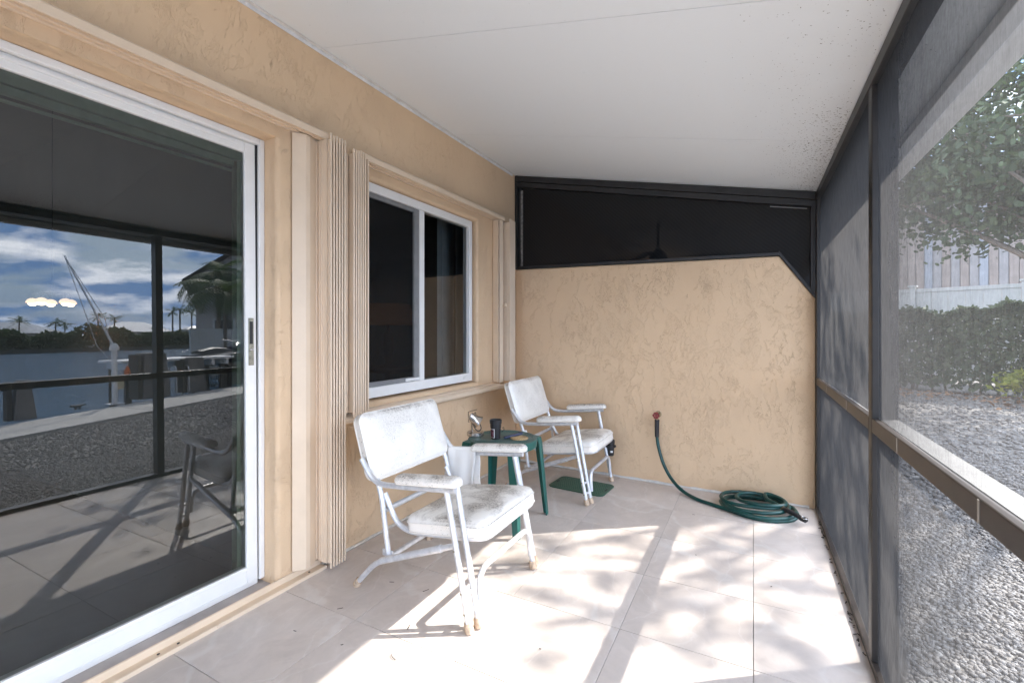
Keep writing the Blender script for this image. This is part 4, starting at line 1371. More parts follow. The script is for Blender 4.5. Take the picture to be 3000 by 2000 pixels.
# cup
ac = thing('ashtray_cup', 'black flared plastic cup with a colourful sticker on the green table', 'cup', (0.508, 2.375, TZ))
Mx = Matrix.Translation((0.508, 2.378, TZ))
MB().lathe([(0.0260, 0.0), (0.0280, 0.002), (0.0315, 0.066), (0.0330, 0.067), (0.0340, 0.090), (0.0360, 0.092), (0.0370, 0.112), (0.0355, 0.114), (0.0325, 0.113), (0.0300, 0.090), (0.026, 0.02)], 32, Mx, True, True).build('cup', M['black_plastic'], ac, smooth=35)
lb = MB()
aa = np.linspace(R(215), R(288), 10)
for z0_, z1_, mt, dr in ((0.009, 0.062, M['paper_white'], 0.0004), (0.012, 0.059, M['sticker'], 0.0009)):
    lb = MB()
    a2 = aa if mt is M['paper_white'] else aa[:-1]
    def rr_(z): return 0.0280+(z-0.002)/0.064*0.0035+dr
    vs = [(0.508+rr_(z0_)*math.cos(a), 2.378+rr_(z0_)*math.sin(a), TZ+z0_) for a in a2]+[(0.508+rr_(z1_)*math.cos(a), 2.378+rr_(z1_)*math.sin(a), TZ+z1_) for a in a2]
    n = len(a2)
    lb.add(vs, [(i, i+1, n+i+1, n+i) for i in range(n-1)])
    lb.build('sticker', mt, ac, smooth=60)
MB().tube([(0.543, 2.395, TZ+0.064), (0.552, 2.398, TZ+0.068), (0.554, 2.399, TZ+0.052), (0.541, 2.393, TZ+0.04)], 0.002, 6).build('clip', M['black_plastic'], ac)
# coaster and lighter
co = thing('coaster', 'round woven straw coaster at the right of the green table top', 'coaster', (0.636, 2.440, TZ))
prof = [(0.050, 0.0), (0.054, 0.003), (0.052, 0.007)]
for k in range(6):
    r = 0.049-0.008*k
    prof += [(r, 0.0085), (r-0.004, 0.0068)]
mb = MB(); rings = []
for r, z in prof:
    rings.append([((r*(1+0.02*(k % 2)))*math.cos(2*math.pi*k/48), (r*(1+0.02*(k % 2)))*math.sin(2*math.pi*k/48), z) for k in range(48)])
mb.loft(rings, True, Matrix.Translation((0.636, 2.440, TZ)))
mb.build('weave', M['straw'], co)
lg = thing('lighter', 'navy blue pocket lighter leaning on the straw coaster', 'lighter', (0.585, 2.445, TZ))
Mx = Matrix.Translation((0.588, 2.450, TZ+0.0125)) @ Matrix.Rotation(R(52), 4, 'Z') @ Matrix.Rotation(R(-8), 4, 'Y')
MB().loft([[(x, -y_, z_) for y_, z_ in ((-0.011*k, -0.007*k), (0.011*k, -0.007*k), (0.013*k, 0.0), (0.011*k, 0.007*k), (-0.011*k, 0.007*k), (-0.013*k, 0.0))] for x, k in ((-0.062, 0.55), (-0.055, 0.9), (-0.02, 1.0), (0.02, 1.0), (0.050, 0.95), (0.062, 0.8))], True, Mx).build('body', M['navy_plastic'], lg, bevel=0.002)
MB().box(0.038, 0.0635, -0.0125, 0.0125, 0.0072, 0.0105, Mx).build('thumb_switch', M['black_plastic'], lg, bevel=0.001)

# ================================================================ floor mat
fm = thing('floor_mat', 'dark green rubber mat with raised dots under the farther chair', 'mat', (0.755, 3.215, 0))
Mx = Matrix.Translation((0.757, 3.212, 0.0005)) @ Matrix.Rotation(R(-4), 4, 'Z')
pad(0.215, 0.137, 0.045, [(0.003, 0.0), (0, 0.002), (0, 0.006), (0.003, 0.008), (0.010, 0.008), (0.013, 0.0065), (0.018, 0.0065)], 8, Mx).build('base', M['mat_green'], fm, smooth=40)
mb = MB()
for i in range(-10, 11):
    for j in range(-6, 7):
        x = i*0.0175 + (0.00875 if j % 2 else 0); yq = j*0.0165
        if abs(x) < 0.180 and abs(yq) < 0.105:
            mb.lathe([(0.0055, 0.0066), (0.004, 0.0090)], 6, Mx @ Matrix.Translation((x, yq, 0)), False, True)
tag(mb.build('grip_dots', M['mat_green'], fm), kind='stuff')
for s in (-1, 1):
    hb = MB(); pad(0.005, 0.022, 0.004, [(0, 0.0068), (0.001, 0.0078)], 5, Mx @ Matrix.Translation((s*0.190, 0, 0)), hb)
    hb.build('grip_slot', M['dark_gap'], fm)

# ================================================================ hose and spigot
sp = thing('spigot', 'wall spigot with a small red wheel handle on the tan end wall', 'spigot', (1.246, 3.55, 0.51))
yw = yb(1.246)
MB().tube(fillet([(1.246, yw, 0.520), (1.246, yw-0.045, 0.518), (1.246, yw-0.055, 0.480)], 0.025), 0.010, 10).build('pipe', M['brass'], sp, smooth=40)
MB().lathe([(0.024, 0), (0.024, 0.003), (0.012, 0.006)], 18, Matrix.Translation((1.246, yw-0.0005, 0.520)) @ Matrix.Rotation(R(90), 4, 'X')).build('flange', M['brass'], sp, smooth=40)
wh = MB()
Mx = Matrix.Translation((1.244, yw-0.085, 0.522)) @ Matrix.Rotation(R(78), 4, 'X')
wh.tube([Mx @ Vector(((0.019+0.003*math.cos(6*a))*math.cos(a), (0.019+0.003*math.cos(6*a))*math.sin(a), 0)) for a in np.linspace(0, 2*math.pi, 37)[:-1]], 0.0042, 8, closed=True)
for k in range(3):
    a = R(60*k)
    wh.tube([Mx @ Vector((0.018*math.cos(a), 0.018*math.sin(a), 0)), Mx @ Vector((-0.018*math.cos(a), -0.018*math.sin(a), 0))], 0.003, 6)
wh.tube([Mx @ Vector((0, 0, 0.004)), Mx @ Vector((0, 0, -0.03))], 0.005, 8)
wh.build('wheel_handle', M['red_paint'], sp, smooth=40)

ho = thing('garden_hose', 'dark green garden hose hanging from the spigot and coiled on the floor', 'hose', (1.85, 3.33, 0))
hr = 0.0118
top = [Vector((1.246, yw-0.056, 0.470)), Vector((1.247, yw-0.056, 0.36))]
run = [Vector((1.262, yw-0.062, 0.27)), Vector((1.300, yw-0.082, 0.165)), Vector((1.360, yw-0.115, 0.078)), Vector((1.440, 3.385, 0.026)), Vector((1.54, 3.305, hr)), Vector((1.64, 3.25, hr)), Vector((1.73, 3.205, hr)), Vector((1.82, 3.155, hr))]
def cat(pts, seg=8, closed=False):
    out = []; m = len(pts)
    for i in range(m-1):
        p0 = pts[max(i-1, 0)]; p1 = pts[i]; p2 = pts[i+1]; p3 = pts[min(i+2, m-1)]
        for k in range(seg):
            t = k/seg
            out.append(0.5*((2*p1)+(p2-p0)*t+(2*p0-5*p1+4*p2-p3)*t*t+(3*p1-p0-3*p2+p3)*t**3))
    out.append(pts[-1]); return out
coil = []
nl = 4.6
N_ = int(nl*22)
for i in range(1, N_):
    u = i/22
    a = -math.pi*0.62 + 2*math.pi*u
    lay = min(int(u), 4)
    sh = [1.0, 0.96, 0.90, 0.64, 0.58][lay]
    cx = 1.905 + [0.0, 0.006, -0.020, 0.012, 0.030][lay]*1.0
    cy = 3.310 + [0.0, -0.008, 0.012, 0.010, 0.0][lay]
    z = hr + 0.0220*max(0, u-0.25)*0.72
    coil.append(Vector((cx + 0.222*sh*math.cos(a)*(1+0.02*math.sin(3*u)), cy + 0.190*sh*math.sin(a), z + 0.004*math.sin(a*2+u))))
last = coil[-1]
tail = [Vector((1.955, 3.335, 0.075)), Vector((2.000, 3.280, 0.070)), Vector((2.035, 3.245, 0.063))]
path = cat(top+run, 8) + coil[0:] + cat([last]+tail, 6)[1:]
# even out the path
sm = [Vector(p) for p in path]
for _ in range(2):
    sm = [sm[0]] + [(sm[i-1]+sm[i]*2+sm[i+1])/4 for i in range(1, len(sm)-1)] + [sm[-1]]
MB().tube(sm, hr, 12).build('hose', M['hose'], ho, smooth=60)
MB().tube([(1.246, yw-0.056, 0.487), (1.246, yw-0.056, 0.360)], [0.0175, 0.0155], 14).build('sleeve', M['black_plastic'], ho, smooth=50)
MB().tube([sm[-1]-Vector((0.016, -0.016, -0.001)), sm[-1]+Vector((0.010, -0.010, 0))], 0.0135, 14).build('coupling', M['brass'], ho, smooth=50)
e = sm[-1]
Mx = Matrix.Translation(e+Vector((0.008, -0.008, -0.002))) @ Matrix.Rotation(R(-38), 4, 'Z') @ Matrix.Rotation(R(4), 4, 'Y')
nz = MB().loft([[(x, y_, z_+zo) for y_, z_ in rrect(w, h, min(w, h)*0.9, 4)] for x, w, h, zo in ((0, 0.012, 0.012, 0), (0.02, 0.016, 0.014, 0), (0.06, 0.015, 0.013, 0.0), (0.085, 0.013, 0.011, -0.004), (0.115, 0.019, 0.010, -0.010), (0.14, 0.017, 0.009, -0.012))], True, Mx)
nzo = nz.build('nozzle', M['black_plastic'], ho, smooth=50)
MB().tube([Mx @ Vector((0.128+0.016*math.cos(a), 0.016*math.sin(a), 0.001)) for a in np.linspace(0, 2*math.pi, 21)[:-1]], 0.003, 8, closed=True).build('nozzle_ring', M['chrome'], nzo, smooth=50)

# scattered dry twigs and specks on the tiles
mb = MB()
for x, y_, a, l in ((0.70, 1.37, 1.9, 0.035), (0.42, 1.58, 0.5, 0.02), (0.37, 1.33, 0.9, 0.022), (1.55, 3.04, 0.4, 0.016), (0.60, 1.60, 1.2, 0.03), (0.76, 1.22, -0.4, 0.035), (0.55, 1.18, 1.0, 0.008), (0.33, 1.15, 0.2, 0.012), (1.2, 1.5, 0.4, 0.006), (0.95, 1.12, .3, .006), (1.62, 2.5, 0.3, 0.006), (1.95, 2.35, 1, 0.007)):
    q = [Vector((x-l/2*math.cos(a), y_-l/2*math.sin(a), 0.003)), Vector((x+0.004*math.sin(a), y_-0.004, 0.005)), Vector((x+l/2*math.cos(a), y_+l/2*math.sin(a), 0.002))]
    mb.tube(cat(q, 4), 0.0011, 5)
tag(mb.build('twig_litter', M['debris']), kind='stuff')

# ================================================================ foliage helpers
def leaf_cloud(name, centers, normals, size, m, parent=None, aspect=0.6, sides=4, smooth=False, fold=0.15):
    n = len(centers)
    if sides == 4:
        T = np.array([[-1, 0, 0], [0, -aspect, fold], [1, 0, 0], [0, aspect, fold]])
        Fc = np.array([[0, 1, 2, 3]])
    else:
        a = np.linspace(0, 2*np.pi, sides, endpoint=False)
        T = np.stack([np.cos(a), np.sin(a)*aspect, fold*np.abs(np.sin(a))], 1)
        Fc = np.arange(sides)[None]
    nrm = normals/np.linalg.norm(normals, axis=1, keepdims=True)
    rv = rng.normal(size=(n, 3))
    t1 = np.cross(nrm, rv); t1 /= np.linalg.norm(t1, axis=1, keepdims=True)
    t2 = np.cross(nrm, t1)
    sz = (size*rng.uniform(0.45, 1.5, n))[:, None, None]
    P = (T[None, :, 0:1]*t1[:, None] + T[None, :, 1:2]*t2[:, None] + T[None, :, 2:3]*nrm[:, None])*sz + centers[:, None]
    F = (Fc[None] + (np.arange(n)*len(T))[:, None, None]).reshape(-1, Fc.shape[1])
    return link(name, fast_mesh(name, P.reshape(-1, 3), F), m, parent)

def clumps(n_cl, n_leaf, ctr, rad, csz, rj=None):
    d = rng.normal(size=(n_cl, 3)); d /= np.linalg.norm(d, axis=1, keepdims=True)
    r = rng.uniform(0.35, 1.0, (n_cl, 1))**0.6
    c = np.array(ctr) + d*r*np.array(rad)
    idx = rng.integers(0, n_cl, n_leaf)
    p = c[idx] + rng.normal(size=(n_leaf, 3))*csz*np.array([1, 1, 0.7])
    nr = rng.normal(size=(n_leaf, 3))*0.7 + (p-c[idx])/csz*0.3 + np.array([0, 0, 0.5])
    return c, p, nr

# ---------------------------------------------------------------- sea grape tree over the gravel
tr = thing('sea_grape_tree', 'broad leafy sea grape tree overhanging the gravel beyond the screen', 'tree', (6.5, 8.0, GZ))
c, p, nr = clumps(110, 22000, (5.35, 9.1, 3.75), (1.9, 1.75, 1.45), 0.27)
c2, p2, nr2 = clumps(26, 1900, (7.75, 7.05, 6.0), (1.5, 1.15, 0.55), 0.24)
c3, p3, nr3 = clumps(95, 15000, (8.4, 10.4, 4.5), (2.6, 3.3, 1.2), 0.30)  # clumps mostly out of view, added to shade the yard gravel
leaf_cloud('crown', np.concatenate([p, p2, p3]), np.concatenate([nr, nr2, nr3]), 0.043, M['leaf_tree'], tr, 0.62, 6, fold=0.15)
c = np.concatenate([c[:40], c2, c3[:35]])
mb = MB()
base = Vector((6.5, 8.0, GZ))
trunk = cat([base, base+Vector((0.05, 0.1, 0.7)), base+Vector((-0.15, 0.0, 1.5)), base+Vector((-0.25, -0.1, 2.4)), base+Vector((0.1, -0.3, 3.4)), base+Vector((0.6, -0.8, 4.8))], 5)
mb.tube(trunk, [0.17-0.11*i/(len(trunk)-1) for i in range(len(trunk))], 10)
mb.build('trunk', M['bark'], tr, smooth=60)
mb = MB()
for k in range(len(c)):
    q = Vector(c[k])
    s_ = trunk[random.randint(6, len(trunk)-1)]
    m_ = (s_+q)/2 + Vector((0, 0, 0.15))
    pp = cat([s_, m_, q], 4)
    mb.tube(pp, [0.05*(1-i/(len(pp)))+0.008 for i in range(len(pp))], 6)
split(mb, 'branch', M['bark'], tr, smooth=60)

# ---------------------------------------------------------------- hedge, fence, house beyond
def hedge_line(u): return Vector((1.0+7.6*u, 14.35-3.9*u, GZ))
hg = thing('hedge', 'dense clipped green hedge behind the gravel yard', 'hedge', tuple(hedge_line(0.5)))
n = 30000
u = rng.uniform(0, 1, n); dz = rng.uniform(0, 1, n)**0.8; dp = rng.uniform(0, 1, n)
bx_ = np.stack([1.0+7.6*u, 14.35-3.9*u, np.zeros(n)], 1)
nrm2 = np.array([3.9, 7.6, 0])/np.hypot(3.9, 7.6)
surf = rng.uniform(0, 1, n) < 0.62
dp = np.where(surf, np.abs(rng.normal(0, 0.06, n)), dp)
hgt = 1.62 + 0.06*np.sin(u*31) + 0.05*np.sin(u*77)
top_ = rng.uniform(0, 1, n) < 0.25
z = np.where(top_, hgt + rng.normal(0, 0.05, n), 0.10+dz*(hgt-0.1))
pos = bx_ + nrm2*(dp*1.0)[:, None]
pos[:, 2] = GZ + z
nr = np.tile(-nrm2*0.6+np.array([0, 0, 0.4]), (n, 1)) + rng.normal(size=(n, 3))*0.7
leaf_cloud('foliage', pos, nr, 0.055, M['leaf_hedge'], hg, 0.55, 4)
mb = MB()
for k in range(40):
    b_ = hedge_line(random.random()) + Vector((nrm2[0], nrm2[1], 0))*random.uniform(0.25, 0.6)
    mb.tube([b_, b_+Vector((random.uniform(-.1, .1), random.uniform(-.1, .1), 0.6)), b_+Vector((random.uniform(-.25, .25), random.uniform(-.2, .2), 1.3))], [0.022, 0.016, 0.006], 6)
split(mb, 'stem', M['bark'], hg)
sh_ = thing('variegated_shrub', 'low yellow green shrub at the foot of the hedge', 'shrub', (6.05, 11.3, GZ))
ctr = np.array((6.15, 11.25, 0.20))
c, p, nr = clumps(14, 420, ctr, (0.34, 0.34, 0.26), 0.10)
p[:, 2] = np.maximum(p[:, 2], GZ+0.03)
leaf_cloud('foliage', p, nr, 0.06, M['leaf_yellow'], sh_, 0.5, 4)
mb = MB()
for k in range(7):
    mb.tube([(6.15, 11.25, GZ), (6.15+random.uniform(-.3, .3), 11.25+random.uniform(-.3, .3), 0.3)], [0.012, 0.004], 5)
split(mb, 'stem', M['bark'], sh_)
# fallen leaves at the hedge's foot
n = 700
u = rng.uniform(0, 1, n)
pos = np.stack([1.0+7.6*u, 14.35-3.9*u, np.full(n, GZ+0.035)], 1) - nrm2*np.abs(rng.normal(0, 0.8, n))[:, None]
tag(leaf_cloud('fallen_leaves', pos, rng.normal(size=(n, 3))*0.35+np.array([0, 0, 1.0]), 0.05, M['dry_leaf'], None, 0.5, 4), kind='stuff')

fe = thing('vinyl_fence', 'plain off white vinyl fence standing behind the hedge', 'fence', (4, 15.6, GZ))
fd = Vector((7.6, -3.4, 0)).normalized()
f0 = Vector((-1.5, 18.0, GZ))
for k in range(7):
    a = f0 + fd*(1.9*k)
    Mx = Matrix.Translation(a) @ Matrix.Rotation(math.atan2(fd.y, fd.x), 4, 'Z')
    MB().box(-0.06, 0.06, -0.06, 0.06, 0, 2.36, Mx).build('post', M['vinyl'], fe)
    MB().prism([(-0.09, -0.09), (0.09, -0.09), (0.09, 0.09), (-0.09, 0.09)], 2, 2.361, 2.40, Mx).build('post_cap', M['vinyl'], fe)
    if k < 6:
        for q in range(6):
            MB().box(0.062+q*0.296, 0.062+q*0.296+0.290, -0.02, 0.02, 0.1, 2.22, Mx).build('fence_board', M['vinyl'], fe)
        MB().box(0.061, 1.839, -0.035, 0.035, 2.222, 2.31, Mx).build('rail', M['vinyl'], fe)

def simple_house(name, label, x0, x1, y0, y1, z0, z1, wall, roofm, ridge, wins, over=0.4):
    h = thing(name, label, 'house', ((x0+x1)/2, (y0+y1)/2, z0))
    MB().box(x0, x1, y0, y1, z0, z1).build('wall', wall, h)
    xm = (x0+x1)/2; dy = min((y1-y0)*0.35, ridge*2.2)
    a, b, c_, d = (x0-over, y0-over, z1+0.01), (x1+over, y0-over, z1+0.01), (x1+over, y1+over, z1+0.01), (x0-over, y1+over, z1+0.01)
    e_, f_ = (xm, y0+dy, z1+ridge), (xm, y1-dy, z1+ridge)
    MB().add([a, b, c_, d, e_, f_], [(0, 1, 4), (1, 2, 5, 4), (2, 3, 5), (3, 0, 4, 5), (3, 2, 1, 0)]).build('roof', roofm, h)
    for (wy, wz, ww, wh_) in wins:
        fo = MB().box(x0-0.06, x0-0.001, wy-ww/2-0.08, wy+ww/2+0.08, wz-0.08, wz+wh_+0.08).build('window', M['white_paint'], h)
        MB().box(x0-0.08, x0-0.0605, wy-ww/2, wy+ww/2, wz, wz+wh_).build('pane', M['window_dark'], fo)
    return h

# wooden neighbour house with an outside stair, beyond the fence
nh = thing('board_house', 'grey vertical board house with white stair rail beyond the vinyl fence', 'house', (6, 26, GZ))
hd2 = Vector((1, -0.25, 0)).normalized()
Hx = Matrix.Translation((1.0, 25.0, GZ)) @ Matrix.Rotation(math.atan2(hd2.y, hd2.x), 4, 'Z')
MB().box(0, 14, 0.05, 9, 0, 6.6, Hx).build('wall', M['house_grey'], nh)
for k in range(56):
    w_ = random.choice((M['house_grey'], M['board_tan'], M['house_grey'], M['board_tan'], M['board_blue']))
    MB().box(k*0.25+0.012, k*0.25+0.238, -0.0, 0.049, 0.1, 6.4, Hx).build('board', w_, nh)
for wx_ in (1.5, 4.2, 10.6):
    fo = MB().box(wx_, wx_+1.2, -0.07, -0.001, 1.4, 2.9, Hx).build('window', M['white_paint'], nh)
    MB().box(wx_+0.1, wx_+1.1, -0.09, -0.071, 1.5, 2.8, Hx).build('pane', M['window_dark'], fo)
MB().box(1.6, 3.2, -0.6, -0.1, 0.0, 2.4, Hx).build('shed_door', M['teal_paint'], nh)
for k in range(12):
    MB().box(5.0-0.28*k, 5.3-0.28*k, -1.5, -0.4, 0.25+0.22*k, 0.30+0.22*k, Hx).build('stair_tread', M['white_paint'], nh)
    MB().box(5.12-0.28*k, 5.17-0.28*k, -1.52, -1.47, 0.301+0.22*k, 1.25+0.22*k, Hx).build('baluster', M['white_paint'], nh)
MB().box(5.2, 9.8, -0.18, -0.0705, 2.25, 2.62, Hx).build('trim_board', M['rust_paint'], nh)
MB().add([(-0.6, -1.0, 6.61), (14.6, -1.0, 6.61), (14.6, 9.6, 6.61), (-0.6, 9.6, 6.61), (-0.6, 4.5, 8.6), (14.6, 4.5, 8.6)], [(0, 1, 5, 4), (2, 3, 4, 5), (0, 4, 3), (1, 2, 5), (3, 2, 1, 0)], Hx).build('roof', M['roof_grey'], nh)

# ================================================================ dock things (seen mirrored in the door)
GC = GZ+0.045
def tapered_post(x, y_, w0, w1, h, label):
    o = thing('dock_post', label, 'post', (x, y_, GC), 'tapered grey posts along the seawall')
    rings = []
    for k, z in ((w0, 0.0), (w0*0.98, 0.02), (w1, h-0.01), (w1*0.9, h)):
        rings.append([(x+a*k, y_+b_*k, GC+z) for a, b_ in ((-.5, -.5), (.5, -.5), (.5, .5), (-.5, .5))])
    MB().loft(rings).build('shaft', M['weathered_wood'], o, bevel=0.01)
    MB().box(x-w1*0.5, x+w1*0.5, y_-w0*0.5-0.07, y_-w0*0.5-0.005, GC, GC+h*0.97).build('fender', M['dark_wood'], o, bevel=0.01)
    return o
tapered_post(8.08, 2.72, 0.26, 0.15, 0.62, 'tapered grey dock post nearest the camera on the seawall, mirrored in the door')
tapered_post(9.22, 4.95, 0.50, 0.40, 0.95, 'broad grey dock post beside the boat lift, mirrored in the door')
tapered_post(9.62, 5.95, 0.44, 0.34, 0.80, 'grey dock post behind the ladder rails, mirrored in the door')
tapered_post(10.30, 7.35, 0.30, 0.20, 0.60, 'farthest grey dock post below the dark watercraft, mirrored in the door')

dv = thing('davit_crane', 'white boat davit with a slanting boom and stay lines on the seawall', 'davit', (8.72, 4.13, GC))
MB().tube([(8.72, 4.13, GC), (8.72, 4.13, 0.98)], 0.045, 14).build('mast', M['white_paint'], dv, smooth=40)
MB().lathe([(0.075, 0.95), (0.075, 1.0), (0.06, 1.05), (0.02, 1.09)], 16, Matrix.Translation((8.72, 4.13, 0))).build('cap', M['white_paint'], dv, smooth=40)
MB().box(8.60, 8.84, 4.01, 4.25, GC, GC+0.02).build('base_plate', M['aluminium'], dv)
tip = Vector((8.95, 3.50, 2.70))
MB().tube([(8.72, 4.12, 1.04), tip], [0.022, 0.012], 10).build('boom', M['aluminium'], dv, smooth=40)
MB().tube([tip, (8.78, 4.02, 1.55), (8.74, 4.16, 0.55)], 0.006, 6).build('stay_line', M['aluminium'], dv)
MB().tube([tip, (8.86, 3.92, 1.05), (8.82, 4.35, 0.40)], 0.006, 6).build('stay_line', M['aluminium'], dv)
MB().box(8.77, 8.80, 4.18, 4.30, 0.20, 0.38).build('winch_box', simple('yellowed plastic', (0.5, 0.45, 0.3), 0.6), dv, bevel=0.01)
MB().lathe([(0.02, 0.42), (0.05, 0.48), (0.045, 0.56), (0.015, 0.64)], 10, Matrix.Translation((8.79, 4.36, 0.0))).build('buoy', M['orange'], dv, smooth=50)

lift = thing('boat_lift', 'boat lift deck with a white top and open brackets beside the seawall', 'boat lift', (9.8, 5.3, WZ))
MB().box(9.55, 10.6, 4.55, 6.9, 0.66, 0.72).build('deck', M['white_paint'], lift, bevel=0.015)
for k in range(7):
    yq = 4.7+0.34*k
    MB().box(9.57, 10.5, yq-0.03, yq+0.03, 0.52, 0.659).build('bracket', M['white_paint'], lift)
for xq, yq in ((9.75, 4.75), (10.45, 4.75), (9.75, 6.7), (10.45, 6.7)):
    MB().box(xq-0.05, xq+0.05, yq-0.05, yq+0.05, WZ-0.5, 0.519).build('leg', M['dark_wood'], lift)
ld = thing('dock_ladder', 'bent white ladder rails on the seawall beside the lift', 'ladder', (9.45, 5.6, GC))
for yq in (5.36, 5.52, 5.78):
    MB().tube(fillet([(9.42, yq, GC), (9.42, yq, 0.55), (9.72, yq, 0.55), (9.72, yq, -0.9)], 0.12), 0.018, 8).build('rail', M['aluminium'], ld, smooth=40)
for zq in (-0.35, -0.65):
    MB().tube([(9.72, 5.36, zq), (9.72, 5.78, zq)], 0.014, 8).build('rung', M['aluminium'], ld)

js = thing('jet_ski', 'dark personal watercraft parked above the seawall', 'watercraft', (10.6, 7.3, 0.45))
Mx = Matrix.Translation((10.75, 7.45, 0.42)) @ Matrix.Rotation(R(68), 4, 'Z')
def hullring(x, w, zb_, zt): return [(x, -w, zt), (x, -w*0.9, (zb_+zt)/2), (x, -w*0.3, zb_), (x, w*0.3, zb_), (x, w*0.9, (zb_+zt)/2), (x, w, zt), (x, w*0.5, zt+0.05), (x, -w*0.5, zt+0.05)]
MB().loft([hullring(-1.3, 0.34, 0.05, 0.28), hullring(-0.5, 0.42, 0.0, 0.32), hullring(0.4, 0.42, 0.0, 0.36), hullring(1.0, 0.28, 0.08, 0.38), hullring(1.4, 0.06, 0.24, 0.38)], True, Mx).build('hull', M['navy_paint'], js, smooth=50)
MB().loft([[(x, y_*w, 0.36+z_*h) for y_, z_ in ((-1, 0), (-0.7, 0.8), (0, 1), (0.7, 0.8), (1, 0))] for x, w, h in ((-1.1, 0.16, 0.08), (-0.6, 0.17, 0.16), (-0.1, 0.16, 0.12), (0.15, 0.12, 0.05))], True, Mx).build('saddle', M['black_plastic'], js, smooth=50)
MB().loft([[(x, y_*w, 0.36+z_*h) for y_, z_ in ((-1, 0), (-0.7, 0.7), (0, 1), (0.7, 0.7), (1, 0))] for x, w, h in ((0.1, 0.22, 0.16), (0.35, 0.22, 0.28), (0.75, 0.18, 0.16), (1.1, 0.08, 0.04))], True, Mx).build('cowl', M['navy_paint'], js, smooth=50)
MB().tube([Mx @ Vector((0.22, -0.34, 0.70)), Mx @ Vector((0.30, -0.1, 0.66)), Mx @ Vector((0.30, 0.1, 0.66)), Mx @ Vector((0.22, 0.34, 0.70))], 0.018, 8).build('handlebar', M['chrome'], js, smooth=50)
tst = thing('lift_cradle', 'dark timber cradle carrying the watercraft at the seawall', 'cradle', (10.7, 7.4, WZ))
for sx in (-0.7, 0.6):
    MB().box(sx-0.05, sx+0.05, -0.5, 0.5, -0.10, -0.005, Mx).build('crossbeam', M['dark_wood'], tst)
    for sy in (-0.42, 0.42):
        MB().box(sx-0.05, sx+0.05, sy-0.05, sy+0.05, -1.9, -0.101, Mx).build('leg', M['dark_wood'], tst)
for k, (x, y_) in enumerate(((8.60, 3.55), (9.98, 6.62), (7.75, 2.05))):
    c_ = thing('dock_cleat', ['black mooring cleat between the nearest post and the davit', 'black mooring cleat near the ladder rails', 'black mooring cleat left of the nearest post'][k], 'cleat', (x, y_, GC), 'mooring cleats on the seawall')
    dx = Vector((0.42, 0.9, 0)).normalized()
    a = Vector((x, y_, GC))
    MB().tube([a-dx*0.13+Vector((0, 0, 0.075)), a-dx*0.05+Vector((0, 0, 0.06)), a+dx*0.05+Vector((0, 0, 0.06)), a+dx*0.13+Vector((0, 0, 0.075))], 0.018, 8).build('horn', M['dark_gap'], c_, smooth=50)
    for s in (-1, 1):
        MB().tube([a+dx*0.04*s, a+dx*0.04*s+Vector((0, 0, 0.06))], 0.02, 8).build('stud', M['dark_gap'], c_)
# white fence by the canal on the neighbour's lot, and its tall gabled house, seen mirrored in the glass
wf2 = thing('white_fence', 'white privacy fence beside the canal, mirrored at the right of the door', 'fence', (22, 14, GZ))
a = Vector((22.5, 12.4, GZ)); d = Vector((0.35, 1, 0)).normalized()
for k in range(14):
    Mx = Matrix.Translation(a+d*(0.5*k)) @ Matrix.Rotation(math.atan2(d.y, d.x), 4, 'Z')
    MB().box(0.005, 0.495, -0.03, 0.03, 0.0, 1.85, Mx).build('fence_board', M['vinyl'], wf2)

def palm(x, y_, z0_, h, fr, label, lean=0.3, nf=16, detail=14):
    o = thing('palm_tree', label, 'tree', (x, y_, z0_), 'palms around the canal')
    tp = Vector((x+lean, y_+lean*0.4, z0_+h))
    tk = cat([Vector((x, y_, z0_)), Vector((x+lean*0.3, y_, z0_+h*0.5)), tp], 5)
    MB().tube(tk, [0.16*h/6-0.05*h/6*i/len(tk) for i in range(len(tk))], 8).build('trunk', M['bark'], o, smooth=60)
    allmb = MB()
    for k in range(nf):
        az = 2*math.pi*k/nf + random.uniform(-.2, .2); el = random.uniform(-0.2, 1.1)
        dr = Vector((math.cos(az)*math.cos(el), math.sin(az)*math.cos(el), math.sin(el)))
        sd = Vector((-math.sin(az), math.cos(az), 0))
        prev = tp.copy(); dirv = dr.copy()
        vs = [tp.copy()]; fs = []; last = 0
        for j in range(detail):
            dirv = (dirv + Vector((0, 0, -0.11))).normalized()
            nx = prev + dirv*fr/detail
            ll = fr*0.26*math.sin(math.pi*(j+1.2)/(detail+1.5))**0.6
            b_ = len(vs)
            vs += [prev+dirv*fr/detail*0.55, nx]
            for s in (-1, 1):
                vs.append(prev+sd*s*ll+Vector((0, 0, -0.35*ll)) + dirv*ll*0.5)
            fs += [(last, b_, b_+2), (last, b_, b_+3), (b_, b_+1, b_+2)]
            last = b_+1
            prev = nx
        if detail > 10:
            MB().add(vs, fs).build('frond', M['leaf_palm'], o)
        else:
            b0 = len(allmb.v)
            if b0 == 0:
                allmb.add(vs, fs)
            else:
                allmb.v += [tuple(v) for v in vs[1:]]
                allmb.f += [tuple(0 if i == 0 else i+b0-1 for i in f) for f in fs]
    if detail <= 10:
        allmb.build('crown', M['leaf_palm'], o)
    return o
th_ = thing('gabled_house', 'tall grey gabled house with dark eaves across the yard, mirrored in the door', 'house', (28, 18, GZ))
Hx = Matrix.Translation((26.0, 14.5, GZ)) @ Matrix.Rotation(R(119), 4, 'Z')
MB().box(0, 9, -8, 0, 0, 4.9, Hx).build('wall', M['house_pale'], th_)
MB().prism([(-0.6, 4.45), (4.5, 8.35), (9.6, 4.45), (9.6, 4.65), (4.5, 8.58), (-0.6, 4.65)], 1, -8.5, 0.6, Hx).build('roof', M['dark_wood'], th_)
